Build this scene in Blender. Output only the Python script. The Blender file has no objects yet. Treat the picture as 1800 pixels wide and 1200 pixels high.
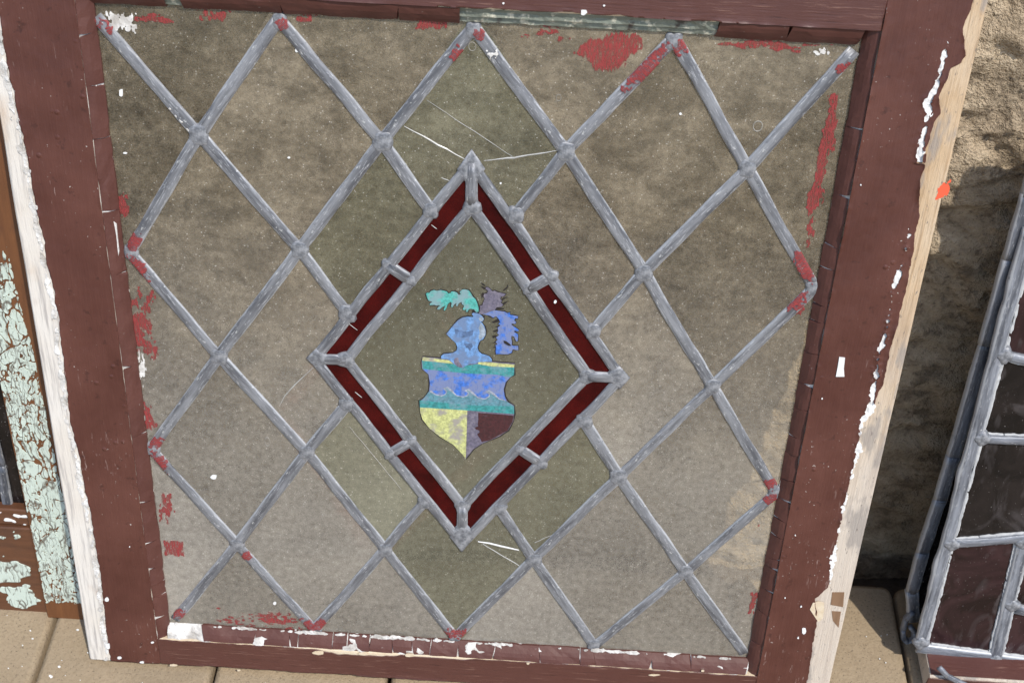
import bpy, math, random
import numpy as np
from mathutils import Matrix, Vector
random.seed(7)
S = bpy.context.scene
COL = S.collection
R = math.radians

# ------------------------------------------------------------------ camera
LEAN = R(16.5)                       # the window leans back on the wall
LIFT = 0.0105                        # it stands on its lower back edge
CAM_LOC = Vector((0.05843631, -0.67190562, 1.2466286 + LIFT))
c_right = Vector((0.99819739, 0.05175235, 0.03039198))
c_down = Vector((0.05842107, -0.72188227, -0.68954547))
c_fwd = Vector((-0.01374617, 0.69007802, -0.72360443))
cam = bpy.data.cameras.new('camera')
cam.sensor_width = 36.0
cam.lens = 44.0
cam.clip_start = 0.02
cam.clip_end = 200.0
cam.dof.use_dof = True
cam.dof.focus_distance = 1.17
cam.dof.aperture_fstop = 12.0
camo = bpy.data.objects.new('camera', cam)
COL.objects.link(camo)
m = Matrix((c_right, -c_down, -c_fwd)).transposed().to_4x4()
m.translation = CAM_LOC
camo.matrix_world = m
S.camera = camo

# ------------------------------------------------------------------ sky and sun
SUN = Vector((0.42, -0.50, 1.0)).normalized()      # towards the sun: right, in front, high
w = bpy.data.worlds.new('World')
S.world = w
w.use_nodes = True
nt = w.node_tree
sky = nt.nodes.new('ShaderNodeTexSky')
sky.sky_type = 'NISHITA'
sky.sun_disc = False
sky.sun_elevation = math.asin(SUN.z)
sky.sun_rotation = math.atan2(SUN.x, SUN.y)
nt.links.new(sky.outputs[0], nt.nodes['Background'].inputs[0])
nt.nodes['Background'].inputs[1].default_value = 0.15
sun = bpy.data.lights.new('sun', 'SUN')
sun.energy = 2.7
sun.angle = R(0.9)
sun.color = (1.0, 0.95, 0.87)
suno = bpy.data.objects.new('sun', sun)
COL.objects.link(suno)
suno.rotation_euler = SUN.to_track_quat('Z', 'Y').to_euler()
suno.location = (2, -2, 4)
S.view_settings.view_transform = 'Standard'
S.view_settings.look = 'None'
S.view_settings.gamma = 1.0
S.view_settings.use_curve_mapping = False
S.view_settings.exposure = 0.48

# ------------------------------------------------------------------ numpy noise
_rng = np.random.RandomState(11)
_T = _rng.rand(256, 256)
_T2 = _rng.rand(256, 256)

def vnoise(x, y, T=_T):
    x = np.asarray(x, float); y = np.asarray(y, float)
    xi = np.floor(x).astype(int); yi = np.floor(y).astype(int)
    fx = x - xi; fy = y - yi
    fx = fx * fx * (3 - 2 * fx); fy = fy * fy * (3 - 2 * fy)
    a = T[xi % 256, yi % 256]; b = T[(xi + 1) % 256, yi % 256]
    c = T[xi % 256, (yi + 1) % 256]; d = T[(xi + 1) % 256, (yi + 1) % 256]
    return (a + (b - a) * fx) * (1 - fy) + (c + (d - c) * fx) * fy

def fbm(x, y, o=4, gain=0.5):
    s = 0.0; a = 1.0; t = 0.0
    for i in range(o):
        s = s + a * (vnoise(np.asarray(x) * 2 ** i + 17.3 * i, np.asarray(y) * 2 ** i + 9.1 * i) * 2 - 1)
        t += a; a *= gain
    return s / t

def voro_edge(x, y):
    """distance between nearest and second nearest jittered cell points"""
    xi = np.floor(x).astype(int); yi = np.floor(y).astype(int)
    f1 = np.full(x.shape, 9.0); f2 = np.full(x.shape, 9.0)
    for dx in (-1, 0, 1):
        for dy in (-1, 0, 1):
            cx = xi + dx; cy = yi + dy
            px = cx + 0.1 + 0.8 * _T[cx % 256, cy % 256]; py = cy + 0.1 + 0.8 * _T2[cx % 256, cy % 256]
            d = np.hypot(px - x, py - y)
            f2 = np.minimum(f2, np.maximum(f1, d)); f1 = np.minimum(f1, d)
    return f2 - f1

# ------------------------------------------------------------------ materials
MATS = {}

class NT:
    def __init__(s, name):
        s.m = bpy.data.materials.new(name); s.m.use_nodes = True
        s.t = s.m.node_tree; s.t.nodes.clear()
        s.out = s.t.nodes.new('ShaderNodeOutputMaterial')
        MATS[name] = s.m
    def n(s, typ, **kw):
        nd = s.t.nodes.new(typ)
        for k, v in kw.items():
            setattr(nd, k, v)
        return nd
    def set(s, sock, v):
        if isinstance(v, bpy.types.NodeSocket):
            s.t.links.new(v, sock)
        elif isinstance(v, (tuple, list)) and len(v) == 3 and sock.type == 'RGBA':
            sock.default_value = (*v, 1)
        else:
            sock.default_value = v
    def coord(s, scale=(1, 1, 1), kind='Object', rot=(0, 0, 0)):
        tc = s.n('ShaderNodeTexCoord'); mp = s.n('ShaderNodeMapping')
        s.t.links.new(tc.outputs[kind], mp.inputs[0]); mp.inputs[3].default_value = scale
        mp.inputs[2].default_value = rot
        return mp.outputs[0]
    def noise(s, vec, scale, detail=4, rough=0.55, dist=0.0):
        nd = s.n('ShaderNodeTexNoise'); s.set(nd.inputs['Vector'], vec)
        nd.inputs['Scale'].default_value = scale; nd.inputs['Detail'].default_value = detail
        nd.inputs['Roughness'].default_value = rough; nd.inputs['Distortion'].default_value = dist
        return nd.outputs[0]
    def voro(s, vec, scale, feature='F1', out='Distance'):
        nd = s.n('ShaderNodeTexVoronoi'); nd.feature = feature
        s.set(nd.inputs['Vector'], vec); nd.inputs['Scale'].default_value = scale
        return nd.outputs[out]
    def ramp(s, fac, *stops):
        nd = s.n('ShaderNodeValToRGB'); s.set(nd.inputs[0], fac)
        el = nd.color_ramp.elements
        while len(el) < len(stops): el.new(0.5)
        for e, (p, c) in zip(el, stops):
            e.position = p
            e.color = (c, c, c, 1) if isinstance(c, (int, float)) else (*c, 1)
        return nd.outputs[0]
    def mix(s, fac, a, b, blend='MIX'):
        nd = s.n('ShaderNodeMix'); nd.data_type = 'RGBA'; nd.blend_type = blend
        s.set(nd.inputs[0], fac); s.set(nd.inputs[6], a); s.set(nd.inputs[7], b)
        return nd.outputs[2]
    def math(s, op, a, b=0.0):
        nd = s.n('ShaderNodeMath'); nd.operation = op
        s.set(nd.inputs[0], a); s.set(nd.inputs[1], b)
        return nd.outputs[0]
    def bump(s, h, strength=0.3, dist=0.001, normal=None):
        nd = s.n('ShaderNodeBump'); s.set(nd.inputs['Height'], h)
        nd.inputs['Strength'].default_value = strength; nd.inputs['Distance'].default_value = dist
        if normal is not None: s.set(nd.inputs['Normal'], normal)
        return nd.outputs[0]
    def bsdf(s, color, rough=0.5, metal=0.0, normal=None, spec=0.5, connect=True):
        b = s.n('ShaderNodeBsdfPrincipled')
        s.set(b.inputs['Base Color'], color); s.set(b.inputs['Roughness'], rough)
        s.set(b.inputs['Metallic'], metal); s.set(b.inputs['Specular IOR Level'], spec)
        if normal is not None: s.set(b.inputs['Normal'], normal)
        if connect: s.t.links.new(b.outputs[0], s.out.inputs[0])
        return b.outputs[0]
    def mixsh(s, fac, a, b):
        nd = s.n('ShaderNodeMixShader'); s.set(nd.inputs[0], fac)
        s.t.links.new(a, nd.inputs[1]); s.t.links.new(b, nd.inputs[2])
        return nd.outputs[0]

def srgb(r, g, b):
    f = lambda c: (c / 255 / 12.92) if c <= 10 else (((c / 255) + 0.055) / 1.055) ** 2.4
    return (f(r), f(g), f(b))

def make_materials():
    # thick satin brown paint
    k = NT('brown_paint'); v = k.coord()
    n1 = k.noise(v, 11, 4, 0.6); n2 = k.noise(k.coord((70, 70, 5)), 8, 3, 0.6); n3 = k.noise(v, 320, 2); n4 = k.noise(v, 90, 3, 0.7)
    c = k.mix(k.ramp(n1, (0.32, 0.0), (0.68, 1.0)), srgb(74, 40, 33), srgb(94, 56, 46))
    c = k.mix(k.ramp(n2, (0.45, 0.0), (0.75, 0.18)), c, srgb(106, 68, 58))
    sc_ = k.math('MULTIPLY', k.ramp(k.noise(k.coord((160, 160, 26)), 2.2, 3, 0.6), (0.64, 0.0), (0.70, 1.0)), k.ramp(k.noise(v, 9, 2), (0.52, 0.0), (0.64, 0.8)))
    c = k.mix(sc_, c, srgb(150, 128, 120))
    c = k.mix(k.ramp(n4, (0.30, 0.5), (0.38, 0.0)), c, srgb(48, 25, 21))
    sp2 = k.math('MULTIPLY', k.ramp(n3, (0.70, 0.0), (0.73, 1.0)), k.ramp(n1, (0.48, 0.0), (0.58, 1.0)))
    c = k.mix(sp2, c, (0.42, 0.37, 0.33))
    bl = k.ramp(k.voro(v, 62), (0.06, 1.0), (0.16, 0.0))
    bl = k.math('MULTIPLY', bl, k.ramp(k.noise(v, 13, 1), (0.54, 0.0), (0.60, 1.0)))
    h = k.math('ADD', k.math('MULTIPLY', n2, 0.3), k.math('ADD', k.math('MULTIPLY', n1, 2.2), k.math('ADD', k.math('MULTIPLY', n4, 0.25), k.math('MULTIPLY', bl, 0.9))))
    k.bsdf(c, k.ramp(n1, (0.3, 0.34), (0.7, 0.54)), normal=k.bump(h, 0.55, 0.0016), spec=0.4)
    # brown paint over the rail, grain drawn sideways
    k = NT('brown_paint_rail'); v = k.coord()
    n1 = k.noise(v, 14, 4); n2 = k.noise(k.coord((5, 60, 90)), 6, 4, 0.65)
    c = k.mix(n1, srgb(75, 42, 36), srgb(91, 55, 47))
    c = k.mix(k.ramp(n2, (0.60, 0.0), (0.70, 0.55)), c, srgb(140, 106, 92))
    c = k.mix(k.ramp(n2, (0.28, 0.7), (0.40, 0.0)), c, srgb(50, 27, 23))
    k.bsdf(c, 0.42, normal=k.bump(k.math('ADD', n2, n1), 0.4, 0.001))
    # old brown skin on the putty
    k = NT('putty_paint'); v = k.coord()
    n1 = k.noise(v, 40, 4); n2 = k.noise(v, 260, 3)
    c = k.mix(n1, srgb(72, 40, 34), srgb(98, 62, 54))
    c = k.mix(k.ramp(n2, (0.70, 0.0), (0.76, 0.5)), c, (0.35, 0.30, 0.27))
    k.bsdf(c, 0.55, normal=k.bump(k.math('ADD', n1, k.math('MULTIPLY', n2, 0.3)), 0.6, 0.0014), spec=0.35)
    # white putty / primer
    k = NT('white_putty'); v = k.coord()
    n1 = k.noise(v, 70, 5); n2 = k.noise(v, 400, 3)
    c = k.mix(k.ramp(n1, (0.35, 0.0), (0.65, 1.0)), (0.40, 0.37, 0.33), (0.76, 0.74, 0.70))
    c = k.mix(k.ramp(n2, (0.62, 0.0), (0.72, 0.6)), c, (0.22, 0.18, 0.14))
    k.bsdf(c, 0.8, normal=k.bump(k.math('ADD', n1, n2), 0.6, 0.0015))
    # weathered whitish wood
    k = NT('white_wood'); g = k.coord((90, 90, 5)); v = k.coord()
    n1 = k.noise(g, 3.0, 6, 0.65); n2 = k.noise(v, 22, 4); n3 = k.noise(k.coord((200, 200, 20)), 4, 3)
    c = k.mix(n2, (0.60, 0.53, 0.44), (0.72, 0.69, 0.64))
    c = k.mix(k.ramp(n1, (0.50, 0.0), (0.66, 0.75)), c, (0.33, 0.30, 0.28))
    c = k.mix(k.ramp(k.noise(v, 16, 3), (0.60, 0.0), (0.72, 0.45)), c, (0.46, 0.29, 0.16))
    k.bsdf(c, 0.75, normal=k.bump(k.math('ADD', n1, n3), 0.5, 0.001))
    # bare pale wood
    k = NT('tan_wood'); g = k.coord((110, 110, 4)); v = k.coord()
    n1 = k.noise(g, 2.6, 5, 0.65, 0.3); n2 = k.noise(v, 10, 4); n3 = k.noise(k.coord((300, 300, 18)), 3, 3, 0.6)
    c = k.mix(k.ramp(n2, (0.35, 0.0), (0.65, 1.0)), (0.52, 0.36, 0.21), (0.66, 0.53, 0.38))
    c = k.mix(k.ramp(n1, (0.48, 0.0), (0.66, 0.75)), c, (0.36, 0.23, 0.125))
    c = k.mix(k.ramp(n3, (0.56, 0.0), (0.66, 0.5)), c, (0.30, 0.22, 0.15))
    zs = k.n('ShaderNodeSeparateXYZ'); k.t.links.new(v, zs.inputs[0])
    low = k.ramp(k.math('ADD', zs.outputs[2], k.math('MULTIPLY', k.math('SUBTRACT', n2, 0.5), 0.5)), (0.30, 0.7), (0.48, 0.0))
    c = k.mix(low, c, k.mix(n1, (0.68, 0.63, 0.56), (0.42, 0.36, 0.31)))
    c = k.mix(k.ramp(k.noise(k.coord((1.6, 1, 0.5)), 22, 4), (0.56, 0.0), (0.62, 0.75)), c, (0.30, 0.265, 0.235))
    c = k.mix(k.ramp(k.noise(k.coord((140, 140, 40)), 3, 2), (0.66, 0.0), (0.70, 0.8)), c, (0.18, 0.15, 0.13))
    k.bsdf(c, 0.8, normal=k.bump(k.math('ADD', n1, n3), 0.7, 0.0012), spec=0.25)
    # old dark wood
    k = NT('dark_wood'); g = k.coord((8, 90, 90)); v = k.coord()
    n1 = k.noise(g, 2.2, 6, 0.6); n2 = k.noise(v, 18, 4)
    c = k.mix(n1, (0.055, 0.022, 0.010), (0.17, 0.066, 0.026))
    c = k.mix(k.ramp(n2, (0.50, 0.0), (0.75, 0.5)), c, (0.05, 0.028, 0.020))
    k.bsdf(c, 0.6, normal=k.bump(n1, 0.5, 0.001))
    k = NT('orange_wood'); g = k.coord((80, 80, 8)); v = k.coord()
    n1 = k.noise(g, 2.2, 6, 0.6); n2 = k.noise(v, 25, 4)
    c = k.mix(n1, (0.075, 0.025, 0.008), (0.22, 0.085, 0.026))
    c = k.mix(k.ramp(n2, (0.52, 0.0), (0.70, 0.7)), c, (0.07, 0.030, 0.014))
    k.bsdf(c, 0.6, normal=k.bump(n1, 0.5, 0.001))
    # dull mint paint
    k = NT('mint_paint'); v = k.coord()
    n1 = k.noise(v, 30, 4); n2 = k.noise(k.coord((300, 300, 40)), 3, 3)
    c = k.mix(n1, (0.48, 0.555, 0.475), (0.60, 0.665, 0.585))
    wp = k.n('ShaderNodeVectorMath', operation='SCALE'); nn = k.n('ShaderNodeTexNoise'); nn.inputs['Scale'].default_value = 60
    k.t.links.new(v, nn.inputs['Vector']); k.t.links.new(nn.outputs['Color'], wp.inputs[0]); wp.inputs['Scale'].default_value = 0.012
    ad = k.n('ShaderNodeVectorMath'); k.t.links.new(v, ad.inputs[0]); k.t.links.new(wp.outputs[0], ad.inputs[1])
    mp = k.n('ShaderNodeMapping'); k.t.links.new(ad.outputs[0], mp.inputs[0]); mp.inputs[3].default_value = (1, 0.2, 0.20)
    e1 = k.voro(mp.outputs[0], 130, 'DISTANCE_TO_EDGE'); e2 = k.voro(mp.outputs[0], 290, 'DISTANCE_TO_EDGE')
    ln = k.math('MAXIMUM', k.math('MULTIPLY', k.ramp(e1, (0.02, 0.9), (0.06, 0.0)), k.ramp(k.noise(v, 75, 3), (0.40, 0.0), (0.52, 1.0))), k.math('MULTIPLY', k.ramp(e2, (0.02, 0.8), (0.08, 0.0)), k.ramp(n1, (0.45, 0.0), (0.60, 1.0))))
    c = k.mix(ln, c, (0.13, 0.11, 0.085))
    k.bsdf(c, 0.65, normal=k.bump(k.math('SUBTRACT', n2, k.math('MULTIPLY', ln, 1.5)), 0.5, 0.0008), spec=0.3)
    # oxidised lead, one with its length along the object's x
    for nm, lo, hi, ox in (('lead', srgb(92, 93, 97), srgb(142, 143, 146), 0.85),
                           ('bright_lead', srgb(88, 91, 98), srgb(144, 147, 154), 0.6),
                           ('dark_lead', srgb(72, 75, 82), srgb(122, 126, 134), 0.5)):
        k = NT(nm); v = k.coord(); g = k.coord((16, 150, 150)); rnd = k.n('ShaderNodeObjectInfo')
        off = k.n('ShaderNodeVectorMath'); k.t.links.new(g, off.inputs[0])
        sc = k.n('ShaderNodeVectorMath', operation='SCALE'); sc.inputs[0].default_value = (37, 11, 23)
        k.t.links.new(rnd.outputs['Random'], sc.inputs['Scale']); k.t.links.new(sc.outputs[0], off.inputs[1])
        n1 = k.noise(off.outputs[0], 1.1, 3, 0.65); n2 = k.noise(off.outputs[0], 6.0, 3, 0.7); n3 = k.noise(v, 190, 3, 0.65)
        sx = k.n('ShaderNodeSeparateXYZ'); k.t.links.new(v, sx.inputs[0])
        rim = k.math('ABSOLUTE', sx.outputs[2])
        rim = k.math('ADD', k.math('MULTIPLY', rim, 100.0), k.math('MULTIPLY', k.math('SUBTRACT', n2, 0.5), 0.35))
        c = k.mix(k.ramp(n1, (0.36, 0.0), (0.64, 1.0)), lo, hi)
        c = k.mix(k.ramp(rim, (0.44, 0.0), (0.54, 0.75)), c, (0.50, 0.51, 0.52))
        c = k.mix(k.ramp(n2, (0.58, 0.0), (0.66, ox)), c, (0.46, 0.465, 0.48))
        c = k.mix(k.ramp(n3, (0.66, 0.0), (0.72, 0.8)), c, (0.60, 0.60, 0.58))
        c = k.mix(k.ramp(n3, (0.28, 0.6), (0.34, 0.0)), c, (0.075, 0.08, 0.095))
        k.bsdf(c, k.ramp(n1, (0.3, 0.40), (0.7, 0.62)), 0.3, k.bump(k.math('ADD', n2, k.math('MULTIPLY', n3, 1.0)), 0.25, 0.0005))
    k = NT('solder'); v = k.coord(); n1 = k.noise(v, 220, 3, 0.6); n2 = k.noise(v, 500, 2)
    c = k.mix(k.ramp(n1, (0.35, 0.0), (0.65, 1.0)), srgb(100, 102, 106), srgb(154, 155, 158))
    c = k.mix(k.ramp(n2, (0.62, 0.0), (0.72, 0.6)), c, (0.10, 0.10, 0.11))
    k.bsdf(c, 0.48, 0.25, k.bump(n1, 0.4, 0.0008))
    # dusty old window glass: film on the front, pale reflected haze painted in low, clear through the rest
    def glass(nm, dust, tint, cover, scratches=0.0, mott=1.0):
        k = NT(nm); v = k.coord(kind='Object')
        n1 = k.noise(v, 9, 3, 0.6); n2 = k.noise(v, 160, 2, 0.65); n3 = k.noise(v, 900, 0)
        oi = k.n('ShaderNodeObjectInfo')
        tr = k.n('ShaderNodeBsdfTransparent'); k.set(tr.inputs[0], tint)
        mo = k.noise(k.coord((1, 1, 1.5), rot=(0, 0.3, 0)), 19, 6, 0.74, 0.15)
        zs = k.n('ShaderNodeSeparateXYZ'); k.t.links.new(v, zs.inputs[0])
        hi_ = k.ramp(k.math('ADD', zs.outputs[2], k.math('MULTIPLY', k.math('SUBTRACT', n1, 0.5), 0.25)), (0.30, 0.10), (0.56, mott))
        low_haze = tuple(x * w_ for x, w_ in zip(dust, (1.22, 1.34, 1.62) if nm == 'dusty_glass' else (1.0, 1.03, 1.10)))  # paler, greyer film colour low down: reflected haze painted into the dust
        dc = k.mix(hi_, low_haze, k.mix(k.ramp(mo, (0.40, 0.0), (0.60, 1.0)), tuple(x * 0.62 for x in dust), tuple(x * 1.25 for x in dust)))
        spk = k.ramp(k.voro(v, 300), (0.10, 1.0), (0.19, 0.0))
        spk = k.math('MULTIPLY', spk, k.ramp(n2, (0.42, 0.0), (0.58, 1.0)))
        dc = k.mix(spk, dc, (0.66, 0.62, 0.55))
        dc = k.mix(1.0, dc, k.mix(oi.outputs['Random'], (0.86, 0.85, 0.83), (1.08, 1.08, 1.09)), 'MULTIPLY')
        df = k.n('ShaderNodeBsdfDiffuse'); k.set(df.inputs[0], dc)
        tl = k.n('ShaderNodeBsdfTranslucent'); k.set(tl.inputs[0], dc)
        film = k.mixsh(0.35, df.outputs[0], tl.outputs[0])
        f = k.math('ADD', k.math('MULTIPLY', k.ramp(n1, (0.3, -0.0), (0.7, 1.0)), 0.20), cover - 0.10)
        f = k.math('ADD', f, k.math('MULTIPLY', k.math('SUBTRACT', n2, 0.5), 0.5))
        f = k.math('ADD', f, k.math('MULTIPLY', k.math('SUBTRACT', n3, 0.5), 0.35))
        f = k.math('ADD', f, k.math('MULTIPLY', k.math('SUBTRACT', oi.outputs['Random'], 0.5), 0.12))
        f = k.math('ADD', f, k.math('MULTIPLY', spk, 0.6))
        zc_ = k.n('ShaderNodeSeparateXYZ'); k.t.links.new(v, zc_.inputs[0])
        f = k.math('ADD', f, k.math('MULTIPLY', k.ramp(zc_.outputs[2], (0.16, 1.0), (0.52, 0.0)), 0.16))  # thicker film towards the bottom carries the painted haze
        if scratches:
            sn = k.noise(k.coord((30, 1, 700), rot=(0, 0.6, 0)), 1.0, 2)
            f = k.math('ADD', f, k.math('MULTIPLY', k.ramp(sn, (0.72, 0.0), (0.78, 1.0)), scratches))
        nd = k.n('ShaderNodeClamp'); k.set(nd.inputs[0], f); nd.inputs[2].default_value = 0.95
        sh = k.mixsh(nd.outputs[0], tr.outputs[0], film)
        gl = k.n('ShaderNodeBsdfGlossy'); gl.inputs['Roughness'].default_value = 0.22
        fr = k.n('ShaderNodeFresnel'); fr.inputs[0].default_value = 1.45
        nb = k.bump(k.noise(v, 26, 2), 0.12, 0.002); k.set(gl.inputs['Normal'], nb)
        sh = k.mixsh(k.math('MULTIPLY', fr.outputs[0], 1.0), sh, gl.outputs[0])
        k.t.links.new(sh, k.out.inputs[0])
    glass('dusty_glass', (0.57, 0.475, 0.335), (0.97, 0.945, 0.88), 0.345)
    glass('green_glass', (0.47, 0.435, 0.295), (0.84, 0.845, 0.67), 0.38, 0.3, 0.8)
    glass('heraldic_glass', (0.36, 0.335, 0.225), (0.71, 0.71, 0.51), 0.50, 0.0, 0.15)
    k = NT('clear_back'); tr = k.n('ShaderNodeBsdfTransparent'); tr.inputs[0].default_value = (0.96, 0.97, 0.95, 1)
    k.t.links.new(tr.outputs[0], k.out.inputs[0])
    k = NT('red_glass'); v = k.coord(); n1 = k.ramp(k.noise(v, 26, 3, 0.6), (0.32, 0.0), (0.68, 1.0))
    tr = k.n('ShaderNodeBsdfTransparent'); k.set(tr.inputs[0], k.mix(n1, (0.30, 0.012, 0.010), (0.62, 0.045, 0.03)))
    df = k.n('ShaderNodeBsdfDiffuse'); k.set(df.inputs[0], k.mix(n1, (0.040, 0.003, 0.004), (0.105, 0.008, 0.008)))
    sh = k.mixsh(0.5, tr.outputs[0], df.outputs[0])
    gl = k.n('ShaderNodeBsdfGlossy'); gl.inputs['Roughness'].default_value = 0.06
    fr = k.n('ShaderNodeFresnel'); fr.inputs[0].default_value = 1.5
    sh = k.mixsh(k.math('MULTIPLY', fr.outputs[0], 0.35), sh, gl.outputs[0]); k.t.links.new(sh, k.out.inputs[0])
    # dark glass in the neighbouring panels
    for nm, a, b in (('maroon_glass', (0.013, 0.007, 0.007), (0.042, 0.020, 0.021)), ('black_glass', (0.007, 0.006, 0.006), (0.018, 0.014, 0.013))):
        k = NT(nm); v = k.coord(); n1 = k.noise(v, 18, 5, 0.6, 1.5); n2 = k.noise(v, 600, 2)
        c = k.mix(k.ramp(n1, (0.35, 0.0), (0.65, 1.0)), a, b)
        c = k.mix(k.ramp(k.noise(k.coord((1, 1, 0.5)), 26, 3, 0.5, 2.0), (0.54, 0.0), (0.70, 0.30)), c, (0.16, 0.14, 0.14))
        c = k.mix(k.ramp(n2, (0.70, 0.0), (0.74, 0.8)), c, (0.45, 0.42, 0.40))
        k.bsdf(c, k.ramp(n1, (0.3, 0.08), (0.7, 0.24)), normal=k.bump(n1, 0.25, 0.002), spec=0.3)
    # brushed red paint
    k = NT('red_paint'); v = k.coord(); n1 = k.noise(v, 60, 3); n2 = k.noise(k.coord((420, 420, 60)), 3, 3, 0.6); n3 = k.noise(v, 500, 2)
    c = k.mix(n1, srgb(130, 46, 46), srgb(156, 68, 66))
    p = k.bsdf(c, 0.65, normal=k.bump(n2, 0.5, 0.0005), spec=0.3, connect=False)
    tr = k.n('ShaderNodeBsdfTransparent')
    f = k.math('ADD', k.math('MULTIPLY', k.ramp(n2, (0.42, 0.0), (0.62, 1.0)), 0.65), k.math('MULTIPLY', k.ramp(n3, (0.56, 0.0), (0.66, 1.0)), 0.25))
    k.t.links.new(k.mixsh(f, p, tr.outputs[0]), k.out.inputs[0])
    # flat enamel colours of the crest, each chalked over by weather
    def enamel(nm, col, chalk, amount, sc=90):
        k = NT(nm); v = k.coord(); n1 = k.noise(v, sc, 4, 0.6); n2 = k.noise(v, 420, 3)
        c = k.mix(k.ramp(n2, (0.35, 0.0), (0.65, 1.0)), tuple(x * 0.58 for x in col), tuple(min(1, x * 1.0) for x in col))
        f = k.ramp(n1, (0.60 - amount, 0.0), (0.72 - amount, 0.9))
        c = k.mix(f, c, tuple(x * 0.85 for x in chalk))
        st = k.noise(k.coord((500, 1, 120), rot=(0, 0.5, 0)), 1.0, 3, 0.6)
        c = k.mix(k.ramp(st, (0.56, 0.0), (0.68, 0.55)), c, tuple(x * 0.45 + 0.02 for x in col))
        k.bsdf(c, 0.65, normal=k.bump(n2, 0.2, 0.0003))
    gry = (0.30, 0.31, 0.36)
    enamel('enamel_teal', srgb(62, 150, 148), srgb(112, 152, 160), 0.09)
    enamel('enamel_plume_teal', srgb(88, 182, 170), srgb(136, 162, 166), 0.15)
    enamel('enamel_blue', srgb(70, 122, 210), srgb(126, 136, 170), 0.19)
    enamel('enamel_sky', srgb(114, 156, 206), srgb(112, 132, 164), 0.13)
    enamel('enamel_visor', srgb(88, 112, 148), srgb(110, 142, 186), 0.08)
    enamel('enamel_wave', srgb(98, 146, 158), srgb(120, 146, 160), 0.10)
    enamel('enamel_crest', srgb(168, 172, 184), srgb(140, 150, 165), 0.05)
    enamel('enamel_yellow', srgb(204, 206, 136), srgb(158, 150, 146), 0.10, 70)
    enamel('enamel_purple', srgb(112, 106, 122), srgb(140, 132, 142), 0.08)
    enamel('enamel_maroon', srgb(72, 32, 34), srgb(110, 92, 102), -0.02)
    enamel('enamel_pale', srgb(158, 170, 182), srgb(120, 160, 200), 0.02)
    enamel('enamel_dark', (0.018, 0.012, 0.010), (0.06, 0.035, 0.03), 0.0)
    # others
    k = NT('rebate'); v = k.coord((1, 1, 1)); n1 = k.noise(k.coord((20, 120, 120)), 2, 5); n2 = k.noise(v, 120, 4)
    c = k.mix(n1, srgb(92, 96, 84), srgb(140, 146, 134)); c = k.mix(k.ramp(n2, (0.56, 0.0), (0.66, 0.8)), c, srgb(205, 200, 180))
    c = k.mix(k.ramp(k.noise(v, 70, 4), (0.58, 0.0), (0.68, 0.8)), c, srgb(58, 42, 36))
    k.bsdf(c, 0.8, normal=k.bump(n2, 0.8, 0.002))
    k = NT('cream_chip'); v = k.coord(); n1 = k.noise(v, 200, 4)
    k.bsdf(k.mix(n1, (0.52, 0.38, 0.22), (0.72, 0.64, 0.50)), 0.8, normal=k.bump(n1, 0.6, 0.001))
    k = NT('white_flake'); v = k.coord(); n1 = k.noise(v, 240, 4)
    k.bsdf(k.mix(n1, (0.66, 0.65, 0.62), (0.84, 0.84, 0.82)), 0.6, normal=k.bump(n1, 0.5, 0.0008))
    k = NT('orange_crayon'); k.bsdf(srgb(226, 92, 58), 0.7)
    k = NT('mark_brown'); n1 = k.noise(k.coord((120, 120, 8)), 2, 5); k.bsdf(k.mix(n1, (0.13, 0.065, 0.03), (0.30, 0.18, 0.10)), 0.75)
    k = NT('crack_edge'); v = k.coord(); n1 = k.noise(v, 120, 3)
    k.bsdf(k.mix(n1, (0.28, 0.27, 0.24), (0.60, 0.59, 0.56)), 0.25)
    k = NT('bubble_rim'); k.bsdf((0.30, 0.28, 0.24), 0.2)
    k = NT('cement'); n1 = k.noise(k.coord(), 160, 3, 0.6); k.bsdf(k.mix(n1, (0.30, 0.30, 0.30), (0.62, 0.62, 0.61)), 0.8)
    # concrete paver with dark grit
    k = NT('paver'); v = k.coord(kind='Object'); oi = k.n('ShaderNodeObjectInfo')
    ad = k.n('ShaderNodeVectorMath'); k.t.links.new(v, ad.inputs[0])
    sc = k.n('ShaderNodeVectorMath', operation='SCALE'); sc.inputs[0].default_value = (5, 9, 3)
    k.t.links.new(oi.outputs['Random'], sc.inputs['Scale']); k.t.links.new(sc.outputs[0], ad.inputs[1]); v = ad.outputs[0]
    n1 = k.noise(v, 16, 5, 0.6); n2 = k.noise(v, 260, 4, 0.7); n3 = k.noise(v, 420, 3, 0.6)
    c = k.mix(n1, (0.29, 0.222, 0.142), (0.39, 0.305, 0.205))
    c = k.mix(k.ramp(n2, (0.40, 0.45), (0.55, 0.0)), c, (0.25, 0.19, 0.12))
    c = k.mix(k.ramp(n3, (0.60, 0.0), (0.67, 0.6)), c, (0.07, 0.055, 0.042))
    c = k.mix(k.ramp(k.noise(v, 7, 4), (0.55, 0.0), (0.75, 0.4)), c, (0.16, 0.125, 0.085))
    k.bsdf(c, 0.9, normal=k.bump(k.math('ADD', n2, n1), 0.6, 0.002), spec=0.2)
    k = NT('soil'); v = k.coord(); n1 = k.noise(v, 40, 6, 0.7)
    k.bsdf(k.mix(n1, (0.05, 0.038, 0.027), (0.16, 0.12, 0.085)), 0.95, normal=k.bump(n1, 1.0, 0.01), spec=0.1)
    # rough earthy stone
    k = NT('stone'); v = k.coord(); n1 = k.noise(v, 6, 3, 0.6, 0.4); n2 = k.noise(k.coord((1, 1, 1.35), rot=(0, 0.25, 0)), 30, 6, 0.74, 0.2); n3 = k.noise(v, 190, 3, 0.7)
    c = k.mix(k.ramp(n1, (0.35, 0.0), (0.65, 1.0)), (0.43, 0.335, 0.225), (0.56, 0.445, 0.31))
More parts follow.
